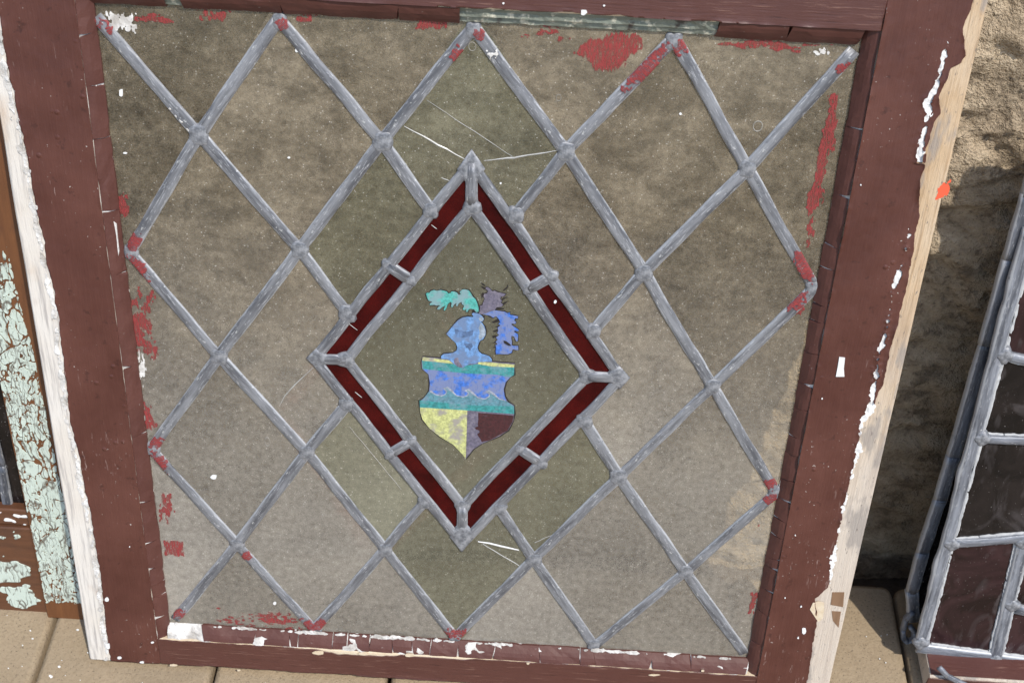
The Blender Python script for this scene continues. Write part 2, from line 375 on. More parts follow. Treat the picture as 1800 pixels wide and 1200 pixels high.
    c = k.mix(k.ramp(n2, (0.38, 0.7), (0.50, 0.0)), c, (0.13, 0.098, 0.066))
    c = k.mix(k.ramp(n2, (0.53, 0.0), (0.64, 0.85)), c, (0.62, 0.50, 0.35))
    c = k.mix(k.ramp(n3, (0.58, 0.0), (0.70, 0.7)), c, (0.13, 0.10, 0.075))
    k.bsdf(c, 0.95, normal=k.bump(k.math('ADD', k.math('MULTIPLY', n2, 1.4), k.math('MULTIPLY', n3, 0.9)), 1.0, 0.008), spec=0.1)
make_materials()

# ------------------------------------------------------------------ object helpers
def tag(o, label=None, cat=None, group=None, kind=None):
    if label: o['label'] = label
    if cat: o['category'] = cat
    if group: o['group'] = group
    if kind: o['kind'] = kind
    return o

def mk(name, verts, faces, mat, parent=None, smooth=False, mats=None, fmat=None):
    me = bpy.data.meshes.new(name)
    me.from_pydata([tuple(map(float, v)) for v in verts], [], [tuple(map(int, f)) for f in faces])
    for mm in (mats or [mat]): me.materials.append(MATS[mm])
    if fmat: me.polygons.foreach_set('material_index', fmat)
    if smooth: me.polygons.foreach_set('use_smooth', [True] * len(me.polygons))
    me.update()
    o = bpy.data.objects.new(name, me); COL.objects.link(o)
    if parent: o.parent = parent
    return o

def empty(name, loc, rot=(0, 0, 0)):
    o = bpy.data.objects.new(name, None); COL.objects.link(o)
    o.location = loc; o.rotation_euler = rot; o.empty_display_size = 0.1
    return o

def prism(name, poly, y0, y1, mat, parent, back=None):
    """polygon in x,z drawn from y0 (front) to y1; back names a second material for all but the front"""
    n = len(poly)
    V = [(x, y0, z) for x, z in poly] + [(x, y1, z) for x, z in poly]
    F = [list(range(n)), list(range(2 * n - 1, n - 1, -1))] + [[i, i + n, (i + 1) % n + n, (i + 1) % n] for i in range(n)]
    a = sum(poly[i][0] * poly[(i + 1) % n][1] - poly[(i + 1) % n][0] * poly[i][1] for i in range(n))
    if a < 0: F = [f[::-1] for f in F]
    if back: return mk(name, V, F, None, parent, mats=[mat, back], fmat=[0] + [1] * (len(F) - 1))
    return mk(name, V, F, mat, parent)

def beam(name, x0, x1, y0, y1, z0, z1, mat, parent, bev=0.0015, seg=24):
    """timber box with rounded arrises, its long side cut into lengths that wander a little"""
    along = 2 if (z1 - z0) > (x1 - x0) else 0
    lo, hi = (z0, z1) if along == 2 else (x0, x1)
    a0, a1 = (x0, x1) if along == 2 else (z0, z1)
    prof = [(a0, y0 + bev), (a0 + bev, y0), (a1 - bev, y0), (a1, y0 + bev), (a1, y1), (a0, y1)]
    V = []; F = []
    for i in range(seg + 1):
        t = lo + (hi - lo) * i / seg
        for j, (a, y) in enumerate(prof):
            da = 0.0007 * (vnoise(t * 40 + a0 * 99, j * 3.3) - 0.5)
            V.append((a + da, y, t) if along == 2 else (t, y, a + da))
    for i in range(seg):
        for j in range(6):
            b = i * 6 + j; c = i * 6 + (j + 1) % 6
            F.append([b, c, c + 6, b + 6])
    F.append(list(range(6))[::-1]); F.append([seg * 6 + j for j in range(6)])
    if along == 0: F = [f[::-1] for f in F]
    return mk(name, V, F, mat, parent)

def sheet(name, x0, x1, z0, z1, step, mask, yfun, thick, mat, parent, smooth=True, split=0, least=4):
    """a coat of paint or a crust: the part of a grid where mask(x, z) > 0, front at yfun, with real edges"""
    nx = max(2, int(round((x1 - x0) / step))); nz = max(2, int(round((z1 - z0) / step)))
    X, Z = np.meshgrid(np.linspace(x0, x1, nx + 1), np.linspace(z0, z1, nz + 1), indexing='ij')
    M = np.asarray(mask(X, Z), float); M = np.where(np.abs(M) < 1e-9, 1e-9, M)
    M[0, :] = np.minimum(M[0, :], -1e-5); M[-1, :] = np.minimum(M[-1, :], -1e-5)
    M[:, 0] = np.minimum(M[:, 0], -1e-5); M[:, -1] = np.minimum(M[:, -1], -1e-5)
    I = M > 0
    px = []; pz = []; pm = []; idx = {}; F = []; B = []
    W_ = nz + 1
    def gv(i, j):
        q = i * W_ + j
        if q not in idx:
            idx[q] = len(px); px.append(X[i, j]); pz.append(Z[i, j]); pm.append(M[i, j])
        return idx[q]
    def ev(i, j, k, l):
        q = (i * W_ + j, k * W_ + l) if (i, j) < (k, l) else (k * W_ + l, i * W_ + j)
        if q not in idx:
            t = M[i, j] / (M[i, j] - M[k, l]); t = min(0.98, max(0.02, t))
            idx[q] = len(px)
            px.append(X[i, j] + t * (X[k, l] - X[i, j])); pz.append(Z[i, j] + t * (Z[k, l] - Z[i, j])); pm.append(0.0)
        return idx[q]
    cnt = I[:-1, :-1].astype(int) + I[1:, :-1] + I[1:, 1:] + I[:-1, 1:]
    for i, j in zip(*np.nonzero(cnt)):
        cs = [(i, j), (i + 1, j), (i + 1, j + 1), (i, j + 1)]
        if cnt[i, j] == 4:
            F.append([gv(*c) for c in cs]); continue
        poly = []; cuts = []
        for a in range(4):
            c = cs[a]; d = cs[(a + 1) % 4]
            if I[c]: poly.append(gv(*c))
            if I[c] != I[d]:
                e = ev(*c, *d); poly.append(e); cuts.append((e, I[c]))
        F.append(poly)
        for a in range(len(cuts)):
            if cuts[a][1]: B.append((cuts[a][0], cuts[(a + 1) % len(cuts)][0]))
    if not F: return None
    px = np.array(px); pz = np.array(pz); pm = np.array(pm)
    y = yfun(px, pz, pm)
    V = list(zip(px, y, pz)); back = {}
    for a, b in B:
        for q in (a, b):
            if q not in back:
                back[q] = len(V); V.append((px[q], y[q] + thick, pz[q]))
        F.append([b, a, back[a], back[b]])
    if not split: return mk(name, V, F, mat, parent, smooth=smooth)
    # every separate island is a piece of its own; crumbs go together
    root = list(range(len(V)))
    def find(a):
        while root[a] != a: root[a] = root[root[a]]; a = root[a]
        return a
    for f in F:
        r0 = find(f[0])
        for q in f[1:]: root[find(q)] = r0
    isl = {}
    for f in F: isl.setdefault(find(f[0]), []).append(f)
    isl = sorted((v for v in isl.values() if len(v) >= least), key=len, reverse=True)
    out = []
    def put(nm, fs):
        ids = {}
        for f in fs:
            for q in f: ids.setdefault(q, len(ids))
        out.append(mk(nm, [V[q] for q in ids], [[ids[q] for q in f] for f in fs], mat, parent, smooth=smooth))
    for fs in isl[:split]: put(name, fs)
    if len(isl) > split: put(name + '_crumbs', [f for fs in isl[split:] for f in fs]); out[-1]['kind'] = 'stuff'
    return out

# ------------------------------------------------------------------ measuring on leaning planes
class Plane:
    """a plane that leans back about a line on the ground; gives x, z on it for a point measured in the photograph"""
    def __init__(s, loc, lean):
        s.loc = Vector(loc); s.rot = Matrix.Rotation(-lean, 3, 'X'); s.lean = lean
    def at(s, px, py, y=0.0):
        d = c_fwd + c_right * ((px - 900) / 2200) + c_down * ((py - 600) / 2200)
        o = s.rot.transposed() @ (CAM_LOC - s.loc); d = s.rot.transposed() @ d
        t = (y - o.y) / d.y; q = o + t * d
        return (q.x, q.z)
    def poly(s, pts, y=0.0): return [s.at(a, b, y) for a, b in pts]

WIN = Plane((0, 0.0115, -0.0034 + LIFT), LEAN)
YF = -0.012           # face of the timber; the glass is at y = 0

# ================================================================== SETTING
def grid_mesh(name, xs, zs, yfun, mat, parent=None):
    X, Z = np.meshgrid(xs, zs, indexing='ij'); Y = yfun(X, Z)
    n = len(zs); V = np.stack([X.ravel(), Y.ravel(), Z.ravel()], 1)
    i, j = np.meshgrid(np.arange(len(xs) - 1), np.arange(n - 1), indexing='ij'); a = (i * n + j).ravel()
    F = np.stack([a, a + n, a + n + 1, a + 1], 1)
    return mk(name, V, F, mat, parent, smooth=True)

def wall_y(X, Z):
    wx = X + 0.03 * fbm(X * 9, Z * 9, 3); wz = Z + 0.03 * fbm(X * 9 + 40, Z * 9, 3)
    big = fbm(X * 5, Z * 6, 3); rid = 1 - np.abs(fbm(wx * 13 + 5, wz * 17, 3)) * 2.4
    t = fbm(wx * 7, wz * 9, 3) * 2.2; f = t - np.floor(t); terr = np.floor(t) + np.clip(f / 0.22, 0, 1) ** 1.5 - t
    pit = np.clip(fbm(X * 60, Z * 66, 3) - 0.18, 0, 1)
    rel = 0.009 * big + 0.006 * rid + 0.005 * terr + 0.005 * fbm(wx * 42, wz * 48, 4) - 0.010 * pit + 0.0026 * fbm(X * 170, Z * 180, 2)
    return 0.222 + 0.085 * Z - rel          # the face batters back a little
wall = grid_mesh('stone_wall', np.arange(-1.1, 1.3, 0.0042), np.arange(-0.10, 1.25, 0.0042), wall_y, 'stone')
tag(wall, 'rough earthy brown stone wall behind the leaning windows', 'wall')

g = mk('ground', [(-30, -30, -0.055), (30, -30, -0.055), (30, 0.5, -0.055), (-30, 0.5, -0.055)], [(0, 1, 2, 3)], 'soil')
tag(g, kind='structure')
pav = mk('pavement', [(-30, -30, -0.03), (30, -30, -0.03), (30, -0.9, -0.03), (-30, -0.9, -0.03)], [(0, 1, 2, 3)], 'paver')
tag(pav, kind='structure')
def paver_mesh(wd, ln, h=0.05, b=0.006):
    V = []; F = []
    def ring(ins, z, r):
        pts = []
        for cx, cy, a0 in ((wd / 2 - r, ln / 2 - r, 0), (-wd / 2 + r, ln / 2 - r, 90), (-wd / 2 + r, -ln / 2 + r, 180), (wd / 2 - r, -ln / 2 + r, 270)):
            for q in range(4):
                a = R(a0 + 30 * q); pts.append((cx + (r - ins) * math.cos(a), cy + (r - ins) * math.sin(a), z))
        return pts
    for ins, z in ((0, -h), (0, -b), (b * 0.3, -b * 0.3), (b, 0)): V += ring(ins, z, 0.012)
    for k in range(3):
        for q in range(16):
            a = k * 16 + q; c = k * 16 + (q + 1) % 16
            F.append([a, c, c + 16, a + 16])
    F.append([48 + q for q in range(16)])
    me = bpy.data.meshes.new('paver'); me.from_pydata(V, [], F); me.materials.append(MATS['paver'])
    me.polygons.foreach_set('use_smooth', [True] * (len(F) - 1) + [False]); me.update()
    return me
PM = paver_mesh(0.1885, 0.52)
x = -0.4605 - 0.193 * 3
while x < 1.2:
    for yy in (0.165 - 0.26, 0.165 - 0.26 - 0.524):
        o = bpy.data.objects.new('paver', PM); COL.objects.link(o); o.parent = pav
        o.location = (x + 0.0965 + random.uniform(-.0006, .0006), yy, random.uniform(-.0015, 0.0005))
        o.rotation_euler = (0, 0, R(random.uniform(-.15, .15)))
    x += 0.193

# ================================================================== THE MAIN WINDOW
win = empty('framed_leadlight', WIN.loc, (-LEAN, 0, 0))
tag(win, 'diamond lattice leadlight in a chocolate brown painted frame with heraldic shield at centre', 'leadlight')
XI, XO = 0.324, 0.402               # stile: inner and outer edge
ZB, ZT = 0.036, 0.735               # inner edge of bottom and top rail
def zz(v): return v + 0.388
A = lambda px, py, y=0.0: WIN.at(px, py, y)
F_ = lambda px, py: WIN.at(px, py, YF)

st_l = beam('stile', -XO, -XI, YF, 0.025, 0.0, 0.80, 'white_wood', win)
st_r = beam('stile', XI, XO, YF, 0.025, 0.0, 0.80, 'tan_wood', win)
tag(st_l, 'left stile with chalky white bare edge'); tag(st_r, 'right stile with pale bare wood edge')
rl_b = beam('bottom_rail', -XI + .0002, XI - .0002, YF, 0.025, 0.0, ZB, 'cream_chip', win)
rl_t = beam('top_rail', -XI + .0002, XI - .0002, YF, 0.025, ZT, 0.80, 'cream_chip', win)

# --- paint coats on the timber
def edge_fn(pts):
    q = sorted((F_(a, b)[1], F_(a, b)[0]) for a, b in pts)
    zs = [a for a, b in q]; xs = [b for a, b in q]
    return lambda z: np.interp(z, zs, xs)
le = edge_fn([(-8, -10), (5, 60), (12, 110), (25, 160), (35, 210), (52, 290), (58, 330), (72, 400), (80, 425), (82, 460), (95, 510), (106, 560), (108, 600), (118, 680), (124, 740), (140, 800), (148, 850), (158, 890), (170, 960), (176, 1000), (183, 1060), (188, 1110), (193, 1150)])
re_ = edge_fn([(1712, -8), (1706, 14), (1695, 36), (1692, 60), (1697, 97), (1690, 110), (1672, 120), (1660, 145), (1649, 170), (1652, 200), (1642, 215), (1627, 262), (1624, 290), (1616, 317), (1615, 380), (1607, 420), (1602, 455), (1590, 520), (1577, 565), (1562, 620), (1552, 670), (1538, 705), (1528, 723), (1512, 742), (1508, 790), (1495, 833), (1482, 893), (1468, 960), (1455, 1030), (1432, 1050), (1436, 1080), (1430, 1117), (1426, 1150), (1418, 1198)])
peel1 = edge_fn([(1664, 70), (1660, 95), (1656, 117), (1650, 135), (1645, 155), (1632, 172), (1628, 182), (1631, 201), (1627, 222), (1618, 248), (1616, 283)])
peel2 = edge_fn([(1598, 400), (1590, 440), (1583, 463), (1570, 510), (1558, 573), (1543, 630), (1537, 677), (1528, 722), (1513, 742), (1507, 793), (1496, 833), (1480, 900), (1467, 967), (1457, 1030)])
def peel_m(X, Z):
    w1 = 0.0018 + 0.0026 * fbm(Z * 70, X * 0 + 3, 2) + 0.0030 * fbm(Z * 330, X * 330 + 3, 3)
    a, b = F_(1664, 70)[1], F_(1616, 285)[1]
    m1 = w1 - np.abs(X - peel1(Z) - 0.0008 * fbm(Z * 200, X * 0, 2)); m1 = np.where((Z < a) & (Z > b), m1, -0.01)
    w2 = 0.0012 + 0.0036 * fbm(Z * 60 + 50, X * 0 + 3, 2) + 0.0030 * fbm(Z * 330, X * 330 + 3, 3)
    a, b = F_(1598, 400)[1], F_(1457, 1030)[1]
    m2 = w2 - np.abs(X - peel2(Z) - 0.0008 * fbm(Z * 200, X * 0, 2)); m2 = np.where((Z < a) & (Z > b), m2, -0.01)
    return np.maximum(m1, m2)
def relief(px, pz, pm, base, curl=0.0012, seed=0.0):
    c = np.exp(-np.maximum(pm, 0) / 0.0018) * curl * np.clip(0.35 + 1.3 * fbm(px * 60 + seed, pz * 60, 3), 0, 1.6)
    return base - c - 0.00035 * fbm(px * 70 + seed, pz * 45, 3)
def nick(X, Z, s, dens):       # small chips out of the coat
    return dens - np.maximum(0, fbm(X * 210 + s, Z * 210 + s, 2) - 0.30) * 0.05

def m_left(X, Z):
    e = X - (le(Z) + 0.0013 * fbm(Z * 130, X * 0 + 8, 4))
    return np.minimum(e, -XI - X + 0.0002)
sheet('paint_coat', -XO, -XI + 0.001, 0.0005, 0.799, 0.0016, m_left, lambda a, b, c: relief(a, b, c, YF - 0.0009), 0.0009, 'brown_paint', st_l, split=6)
def m_right(X, Z):
    e = (re_(Z) + 0.0012 * fbm(Z * 150, X * 0 + 28, 4)) - X
    return np.minimum(np.minimum(e, X - XI + 0.0002), -peel_m(X, Z))
sheet('paint_coat', XI - 0.001, XO, 0.0005, 0.799, 0.0012, m_right, lambda a, b, c: relief(a, b, c, YF - 0.0011, 0.0022, 5.0), 0.0011, 'brown_paint', st_r, split=10)
sheet('primer_streak', XI + 0.02, XO, 0.05, 0.79, 0.0010, lambda X, Z: peel_m(X, Z) + 0.0006, lambda a, b, c: YF - 0.0006 - 0.0010 * fbm(a * 400, b * 300, 3), 0.0006, 'white_flake', st_r, split=30, smooth=False)
# crumbling white ridge along the left coat's edge
def m_ridge(X, Z):
    c = le(Z) - 0.0035
    return 0.0016 + 0.0052 * fbm(X * 260, Z * 150, 3) - np.abs(X - c)
sheet('flaked_primer', -XO, -XI - 0.02, 0.0, 0.799, 0.0014, m_ridge, lambda a, b, c: YF - 0.0006 - 0.0016 * np.clip(fbm(a * 260, b * 200, 3) + 0.2, 0, 1), 0.001, 'white_putty', st_l, split=60, smooth=False)
# rails
def m_bot(X, Z):
    e = np.minimum(ZB + 0.0002 - Z + 0.0016 * np.minimum(0, fbm(X * 60, Z * 30, 4)), Z - 0.0012 - 0.0014 * fbm(X * 60, Z * 0, 3))
    dent = 0.0052 - np.abs(Z - ZB) - 0.0012 * fbm(X * 120, Z * 120, 2) - np.maximum(0, np.abs(X + 0.104) - 0.025) * 0.2
    dent2 = 0.0022 - np.abs(Z - ZB) - np.maximum(0, np.abs(X + 0.02) - 0.03) * 0.2
    return np.minimum(e, -np.maximum(dent, dent2))
sheet('paint_coat', -XI, XI, 0.0, ZB + 0.001, 0.0013, m_bot, lambda a, b, c: relief(a, b, c, YF - 0.0009, 0.0008, 9.0), 0.0009, 'brown_paint_rail', rl_b, split=6)
def m_top(X, Z):
    chip = np.where((X > -0.03) & (X < 0.21), 0.0018 * np.clip(fbm(X * 70, Z * 0 + 4, 4) + 0.25, 0, 2), 0)
    return Z - ZT - 0.0004 - chip
sheet('paint_coat', -XI + .0004, XI - .0004, ZT - 0.001, 0.799, 0.0015, m_top, lambda a, b, c: relief(a, b, c, YF - 0.0009, 0.0010, 13.0), 0.0009, 'brown_paint_rail', rl_t, split=6)

# --- glazing putty: a white core, its brown skin broken into lengths
GX, GZB, GZT = 0.3125, 0.0505, 0.7205      # edge of the visible glass
def putty(name, side, s0, s1, mat, parent, inset=0.0, seed=0, amp=0.0006, tilt=0.0):
    """wedge from the face edge to the glass along one side, between s0 and s1"""
    n = max(2, int((s1 - s0) / 0.006)); V = []; F = []; K = 5
    j0 = random.uniform(-.002, .002); j1 = random.uniform(-.002, .002)
    for i in range(n + 1):
        t = i / n
        for j in range(K):
            u = j / (K - 1)
            s = s0 + (s1 - s0) * t + (j0 * (1 - t) + j1 * t) * (u - 0.5) * 2
            d = u
            nz_ = float(fbm(s * 70 + seed, u * 2.0 + seed, 3)) * amp * 2
            y = (YF + 0.0002) * (1 - u) + (-0.0022) * u - nz_ - 0.0016 * math.sin(math.pi * u) - tilt * (t - .5) + inset
            V.append((s, u, y))
        V.append((s0 + (s1 - s0) * t, 1.0, -0.0002)); V.append((s0 + (s1 - s0) * t, 0.0, -0.0002))
    K2 = K + 2
    for i in range(n):
        for j in range(K2):
            a = i * K2 + j; b = i * K2 + (j + 1) % K2
            F.append([a, b, b + K2, a + K2])
    F.append(list(range(K2))[::-1]); F.append([n * K2 + j for j in range(K2)])
    W = []
    for s, u, y in V:
        e = 0.0009 * float(fbm(s * 120 + seed, 3.0, 3)) * (u > 0.9)
        if side == 'l': W.append((-XI + 0.0003 + (XI - GX) * u + e - inset * .6, y, s))
        if side == 'r': W.append((XI - 0.0003 - (XI - GX) * u - e + inset * .6, y, s))
        if side == 'b': W.append((s, y, ZB + 0.0003 + (GZB - ZB) * u + e - inset * .6))
        if side == 't': W.append((s, y, ZT - 0.0003 - (ZT - GZT) * u - e + inset * .6))
    if side in 'rb': F = [f[::-1] for f in F]
    return mk(name, W, F, mat, parent, smooth=False)
sheet('peeled_paint', -0.306, 0.296, 0.0462, 0.0556, 0.0010, lambda X, Z: 0.0004 + 0.0030 * fbm(X * 38, Z * 0 + 6, 3) + 0.0022 * fbm(X * 260, Z * 260, 2) - np.abs(Z - 0.0507) + np.where(X < 0.06, 0.0004, -0.0006), lambda a, b, c: -0.0044 - 0.0008 * fbm(a * 300, b * 300, 2), 0.0012, 'white_putty', rl_b, smooth=False, split=40, least=6)
def fz(py, side):   # height on the window of a photographed crack
    return A(1440 if side == 'r' else 200, py, -0.006)[1]
def broken(side, cuts, parent, gap=0.0007, skip=(), seed=0, **kw):
    for i in range(len(cuts) - 1):
        if i in skip: continue
        a, b = sorted((cuts[i], cuts[i + 1]))
        putty('putty_skin', side, a + gap * random.uniform(.3, 1.3), b - gap * random.uniform(.3, 1.3), 'putty_paint', parent, seed=seed + i * 3.7, tilt=random.uniform(-.0007, .0007), **kw)
for side, par, a, b in (('l', st_l, GZB - .012, GZT + .012), ('r', st_r, GZB - .012, GZT + .012)):
    tag(putty('putty_core', side, a, b, 'white_putty', par, inset=0.0012, seed=3), 'white putty under the broken brown skin')
tag(putty('putty_core', 'b', -GX - .001, GX + .001, 'white_putty', rl_b, inset=0.0010, seed=8, amp=0.0018), 'chalky white putty under flaking paint')
cr = [1200, 1135, 1080, 1040, 1000, 985, 945, 915, 880, 845, 800, 770, 720, 675, 620, 565, 535, 470, 430, 340, 220, 28]
broken('r', [fz(v, 'r') for v in cr], st_r, seed=20)
cl = [1140, 1075, 1040, 1018, 990, 945, 875, 760, 640, 480, 370, 243, 152, 61, -12]
broken('l', [fz(v, 'l') for v in cl], st_l, seed=60, gap=0.0006)
fx = lambda px: A(px, 1125, -0.006)[0]
cb = [358, 450, 510, 525, 585, 611, 650, 690, 725, 757, 806, 870, 950, 1022, 1048, 1150, 1220, 1322]
broken('b', [fx(v) for v in cb], rl_b, seed=90, gap=0.0005)
fx = lambda px: A(px, 30, -0.006)[0]
broken('t', [fx(v) for v in (140, 292, 320, 495, 700, 808)], rl_t, seed=120, skip=(1,), gap=0.0005)
broken('t', [fx(v) for v in (1262, 1390, 1520)], rl_t, seed=150, gap=0.0006)
for pts in ([(151, 40), (158, 44), (165, 95), (172, 150), (163, 152), (155, 95)], [(200, 385), (206, 392), (211, 440), (207, 470), (203, 430)]):
    tag(prism('exposed_putty', WIN.poly(pts, -0.004), -0.0068, -0.002, 'white_putty', st_l), 'white putty laid bare')
# bare rebate of the top rail where the putty fell out
def rebate(px0, px1):
    x0, x1 = fx(px0), fx(px1); n = 60; V = []; F = []
    for i in range(n + 1):
        xx = x0 + (x1 - x0) * i / n
        lump = 0.0022 * float(fbm(xx * 60, 1.0, 4))
        for j, (y, z) in enumerate(((YF + 0.001, ZT + .0002), (-0.0075 + lump, ZT - 0.0035), (-0.0068, ZT - 0.0075), (-0.0042 + lump, ZT - 0.0085), (-0.0030, ZT - 0.0125), (-0.0003, ZT - 0.0135))):
            V.append((xx, y + 0.0007 * float(fbm(xx * 200, j * 5.0, 3)), z + 0.0008 * float(fbm(xx * 110, j * 7.0, 3))))
    for i in range(n):
        for j in range(5): F.append([i * 6 + j, i * 6 + j + 1, i * 6 + j + 7, i * 6 + j + 6])
    return tag(mk('bare_rebate', V, F, 'rebate', rl_t), 'grey green rebate where the putty has fallen out')
rebate(806, 1264); rebate(290, 322)

# --- lattice nodes, measured on the glass plane (mm from the centre)
NODE = {(0, 0): (-312, 321), (2, 0): (-161.4, 327.3), (4, 0): (-2, 329.1), (6, 0): (161.8, 328.8), (8, 0): (308, 327.6),
        (1, 1): (-235.3, 223.2), (3, 1): (-77.2, 226.4), (5, 1): (80.4, 226.6), (7, 1): (235.9, 220.3),
        (0, 2): (-308, 107), (2, 2): (-152.6, 119), (6, 2): (157.8, 116.1), (8, 2): (311, 110.8),
        (1, 3): (-234.3, 2), (7, 3): (233.3, 0.8),
        (0, 4): (-309.5, -110), (2, 4): (-154.3, -102.4), (6, 4): (154.7, -109.4), (8, 4): (311, -117),
        (1, 5): (-231.8, -224.4), (3, 5): (-77.8, -218.5), (5, 5): (76.1, -220.1), (7, 5): (233.5, -224.4),
        (0, 6): (-306, -332), (2, 6): (-155, -335), (4, 6): (-2.8, -334), (6, 6): (147.7, -334), (8, 6): (308, -331)}
ND = {k: (a / 1000, b / 1000 + 0.388) for k, (a, b) in NODE.items()}
for nm, q in dict(OT=(829, 284), OR=(1092, 663), OB=(812, 955), OL=(553, 630), IT=(829, 361), IR=(1033, 660), IB=(813, 888), IL=(609, 631),
                  jA=(757, 369), jB=(611, 549), jC=(907, 377), jD=(1043, 581), jE=(610, 709), jF=(1027, 739), jG=(746, 881), jH=(878, 893),
                  r1o=(682, 465), r1i=(722, 492), r2o=(970, 484), r2i=(929, 507), r3o=(952, 813), r3i=(914, 788), r4o=(686, 796), r4i=(723, 774)).items():
    ND[nm] = A(*q)

def came(name, a, b, wd, h, mat, parent, y0=0.0, ext=0.0, wob=0.0004, dome=0.75):
    ax, az = a; bx, bz = b; L = math.hypot(bx - ax, bz - az); an = math.atan2(bz - az, bx - ax)
    prof = [(-1, 0.0), (-1, 0.34), (-0.95, 0.62), (-0.82, 0.88), (-0.45, 0.985), (0, 1.0), (0.45, 0.985), (0.82, 0.88), (0.95, 0.62), (1, 0.34), (1, 0.0)]
    n = max(3, int(L / 0.009)); V = []; F = []; sd = random.uniform(0, 90); K = len(prof)
    for i in range(n + 1):
        t = -ext + (L + 2 * ext) * i / n
        oz = wob * 2 * float(fbm(t * 30 + sd, 1.0, 2)); ww = wd / 2 * (1 + 0.07 * float(fbm(t * 45 + sd, 7.0, 2))); hh = h * (1 + 0.10 * float(fbm(t * 60 + sd, 12.0, 2)))
        for u, v in prof: V.append((t, -hh * v, u * ww + oz))
    for i in range(n):
        for j in range(K - 1): F.append([i * K + j, i * K + j + 1, (i + 1) * K + j + 1, (i + 1) * K + j][::-1])
    F.append(list(range(K))); F.append([n * K + j for j in range(K)][::-1])
    o = mk(name, V, F, mat, parent, smooth=True)
    o.location = (ax, y0, az); o.rotation_euler = (0, -an, 0)
    return o

LOBES = (R(54.8), R(125.2), R(234.8), R(305.2))
def solder(p, r, h, parent, mat='solder', y0=0.0, name='solder_joint', lobes=LOBES):
    """a flat patch of solder run out a little way along each lead that meets there"""
    sd = random.uniform(0, 99); V = [(0, -h * random.uniform(.98, 1.05), 0)]; F = []; N = 20
    arm = [random.uniform(.75, 1.2) for _ in lobes]
    for k, (q, hh) in enumerate(((0.5, 1.0), (0.85, 0.93), (1.0, 0.62), (1.05, 0.0))):
        for i in range(N):
            a = 2 * math.pi * i / N
            lb = max(w_ * max(0.0, math.cos(a - l)) ** 5 for l, w_ in zip(lobes, arm))
            rr = r * q * (0.80 + 0.30 * lb + 0.20 * float(fbm(math.cos(a) * 1.6 + sd, math.sin(a) * 1.6 + sd, 3)))
            V.append((rr * math.cos(a), -h * hh * (1 + 0.07 * float(fbm(a * 3, k * 9 + sd, 2))), rr * math.sin(a)))
    for i in range(N): F.append([0, 1 + (i + 1) % N, 1 + i])
    for k in range(3):
        for i in range(N):
            a = 1 + k * N + i; b = 1 + k * N + (i + 1) % N
            F.append([a, b, b + N, a + N])
    o = mk(name, V, [f[::-1] for f in F], mat, parent, smooth=True); o.location = (p[0], y0, p[1])
    return o

LAT = [((0, 0), (1, 1)), ((1, 1), (2, 2)), ((2, 2), 'jB'), ((2, 0), (3, 1)), ((3, 1), 'jA'), ((4, 0), (5, 1)), ((5, 1), (6, 2)), ((6, 2), (7, 3)), ((7, 3), (8, 4)),
       ((6, 0), (7, 1)), ((7, 1), (8, 2)), ((0, 2), (1, 3)), ((1, 3), (2, 4)), ((2, 4), (3, 5)), ((3, 5), (4, 6)), ((0, 4), (1, 5)), ((1, 5), (2, 6)),
       ('jF', (6, 4)), ((6, 4), (7, 5)), ((7, 5), (8, 6)), ('jH', (5, 5)), ((5, 5), (6, 6)),
       ((2, 0), (1, 1)), ((1, 1), (0, 2)), ((4, 0), (3, 1)), ((3, 1), (2, 2)), ((2, 2), (1, 3)), ((1, 3), (0, 4)), ((6, 0), (5, 1)), ((5, 1), 'jC'),
       ((8, 0), (7, 1)), ((7, 1), (6, 2)), ((6, 2), 'jD'), ((8, 2), (7, 3)), ((7, 3), (6, 4)), ((6, 4), (5, 5)), ((5, 5), (4, 6)),
       ('jE', (2, 4)), ((2, 4), (1, 5)), ((1, 5), (0, 6)), ('jG', (3, 5)), ((3, 5), (2, 6)), ((8, 4), (7, 5)), ((7, 5), (6, 6))]
for a, b in LAT:
    came('lead_came', ND[a], ND[b], 0.0110 * random.uniform(.96, 1.04), 0.0023 * random.uniform(.9, 1.1), 'lead', win, y0=-0.0001 * random.random())
OUT = [('OT', 'OR'), ('OR', 'OB'), ('OB', 'OL'), ('OL', 'OT')]
for a, b in OUT: came('lead_came', ND[a], ND[b], 0.0100, 0.0026, 'lead', win, y0=-0.0003)
for a, b in [('IT', 'IR'), ('IR', 'IB'), ('IB', 'IL'), ('IL', 'IT')]: came('lead_came', ND[a], ND[b], 0.0102, 0.0026, 'lead', win, y0=-0.0002)
for a, b in [('OT', 'IT'), ('OR', 'IR'), ('OB', 'IB'), ('OL', 'IL')]: came('lead_came', ND[a], ND[b], 0.0108, 0.0028, 'lead', win, y0=-0.0004, wob=0)
for i in '1234': came('lead_came', ND['r%so' % i], ND['r%si' % i], 0.0112, 0.0027, 'lead', win, y0=-0.0003, wob=0)
for k in list(NODE):
    if 0 < k[0] < 8 and 0 < k[1] < 6: solder(ND[k], random.uniform(.0088, .0104), 0.0028, win)
    elif k[0] not in (0, 8) or k[1] not in (0, 6):
        q = ND[k]; solder((q[0] * 0.995, (q[1] - .388) * 0.993 + .388), 0.0076, 0.0027, win)
for k in ('jA', 'jB', 'jC', 'jD', 'jE', 'jF', 'jG', 'jH'): solder(ND[k], random.uniform(.0080, .0090), 0.0031, win)
for k in ('IT', 'IR', 'IB', 'IL'): solder(ND[k], 0.0096, 0.0031, win, lobes=(dict(IT=(R(90), R(235), R(305)), IB=(R(270), R(55), R(125)), IL=(R(180), R(55), R(305)), IR=(0, R(125), R(235)))[k]))
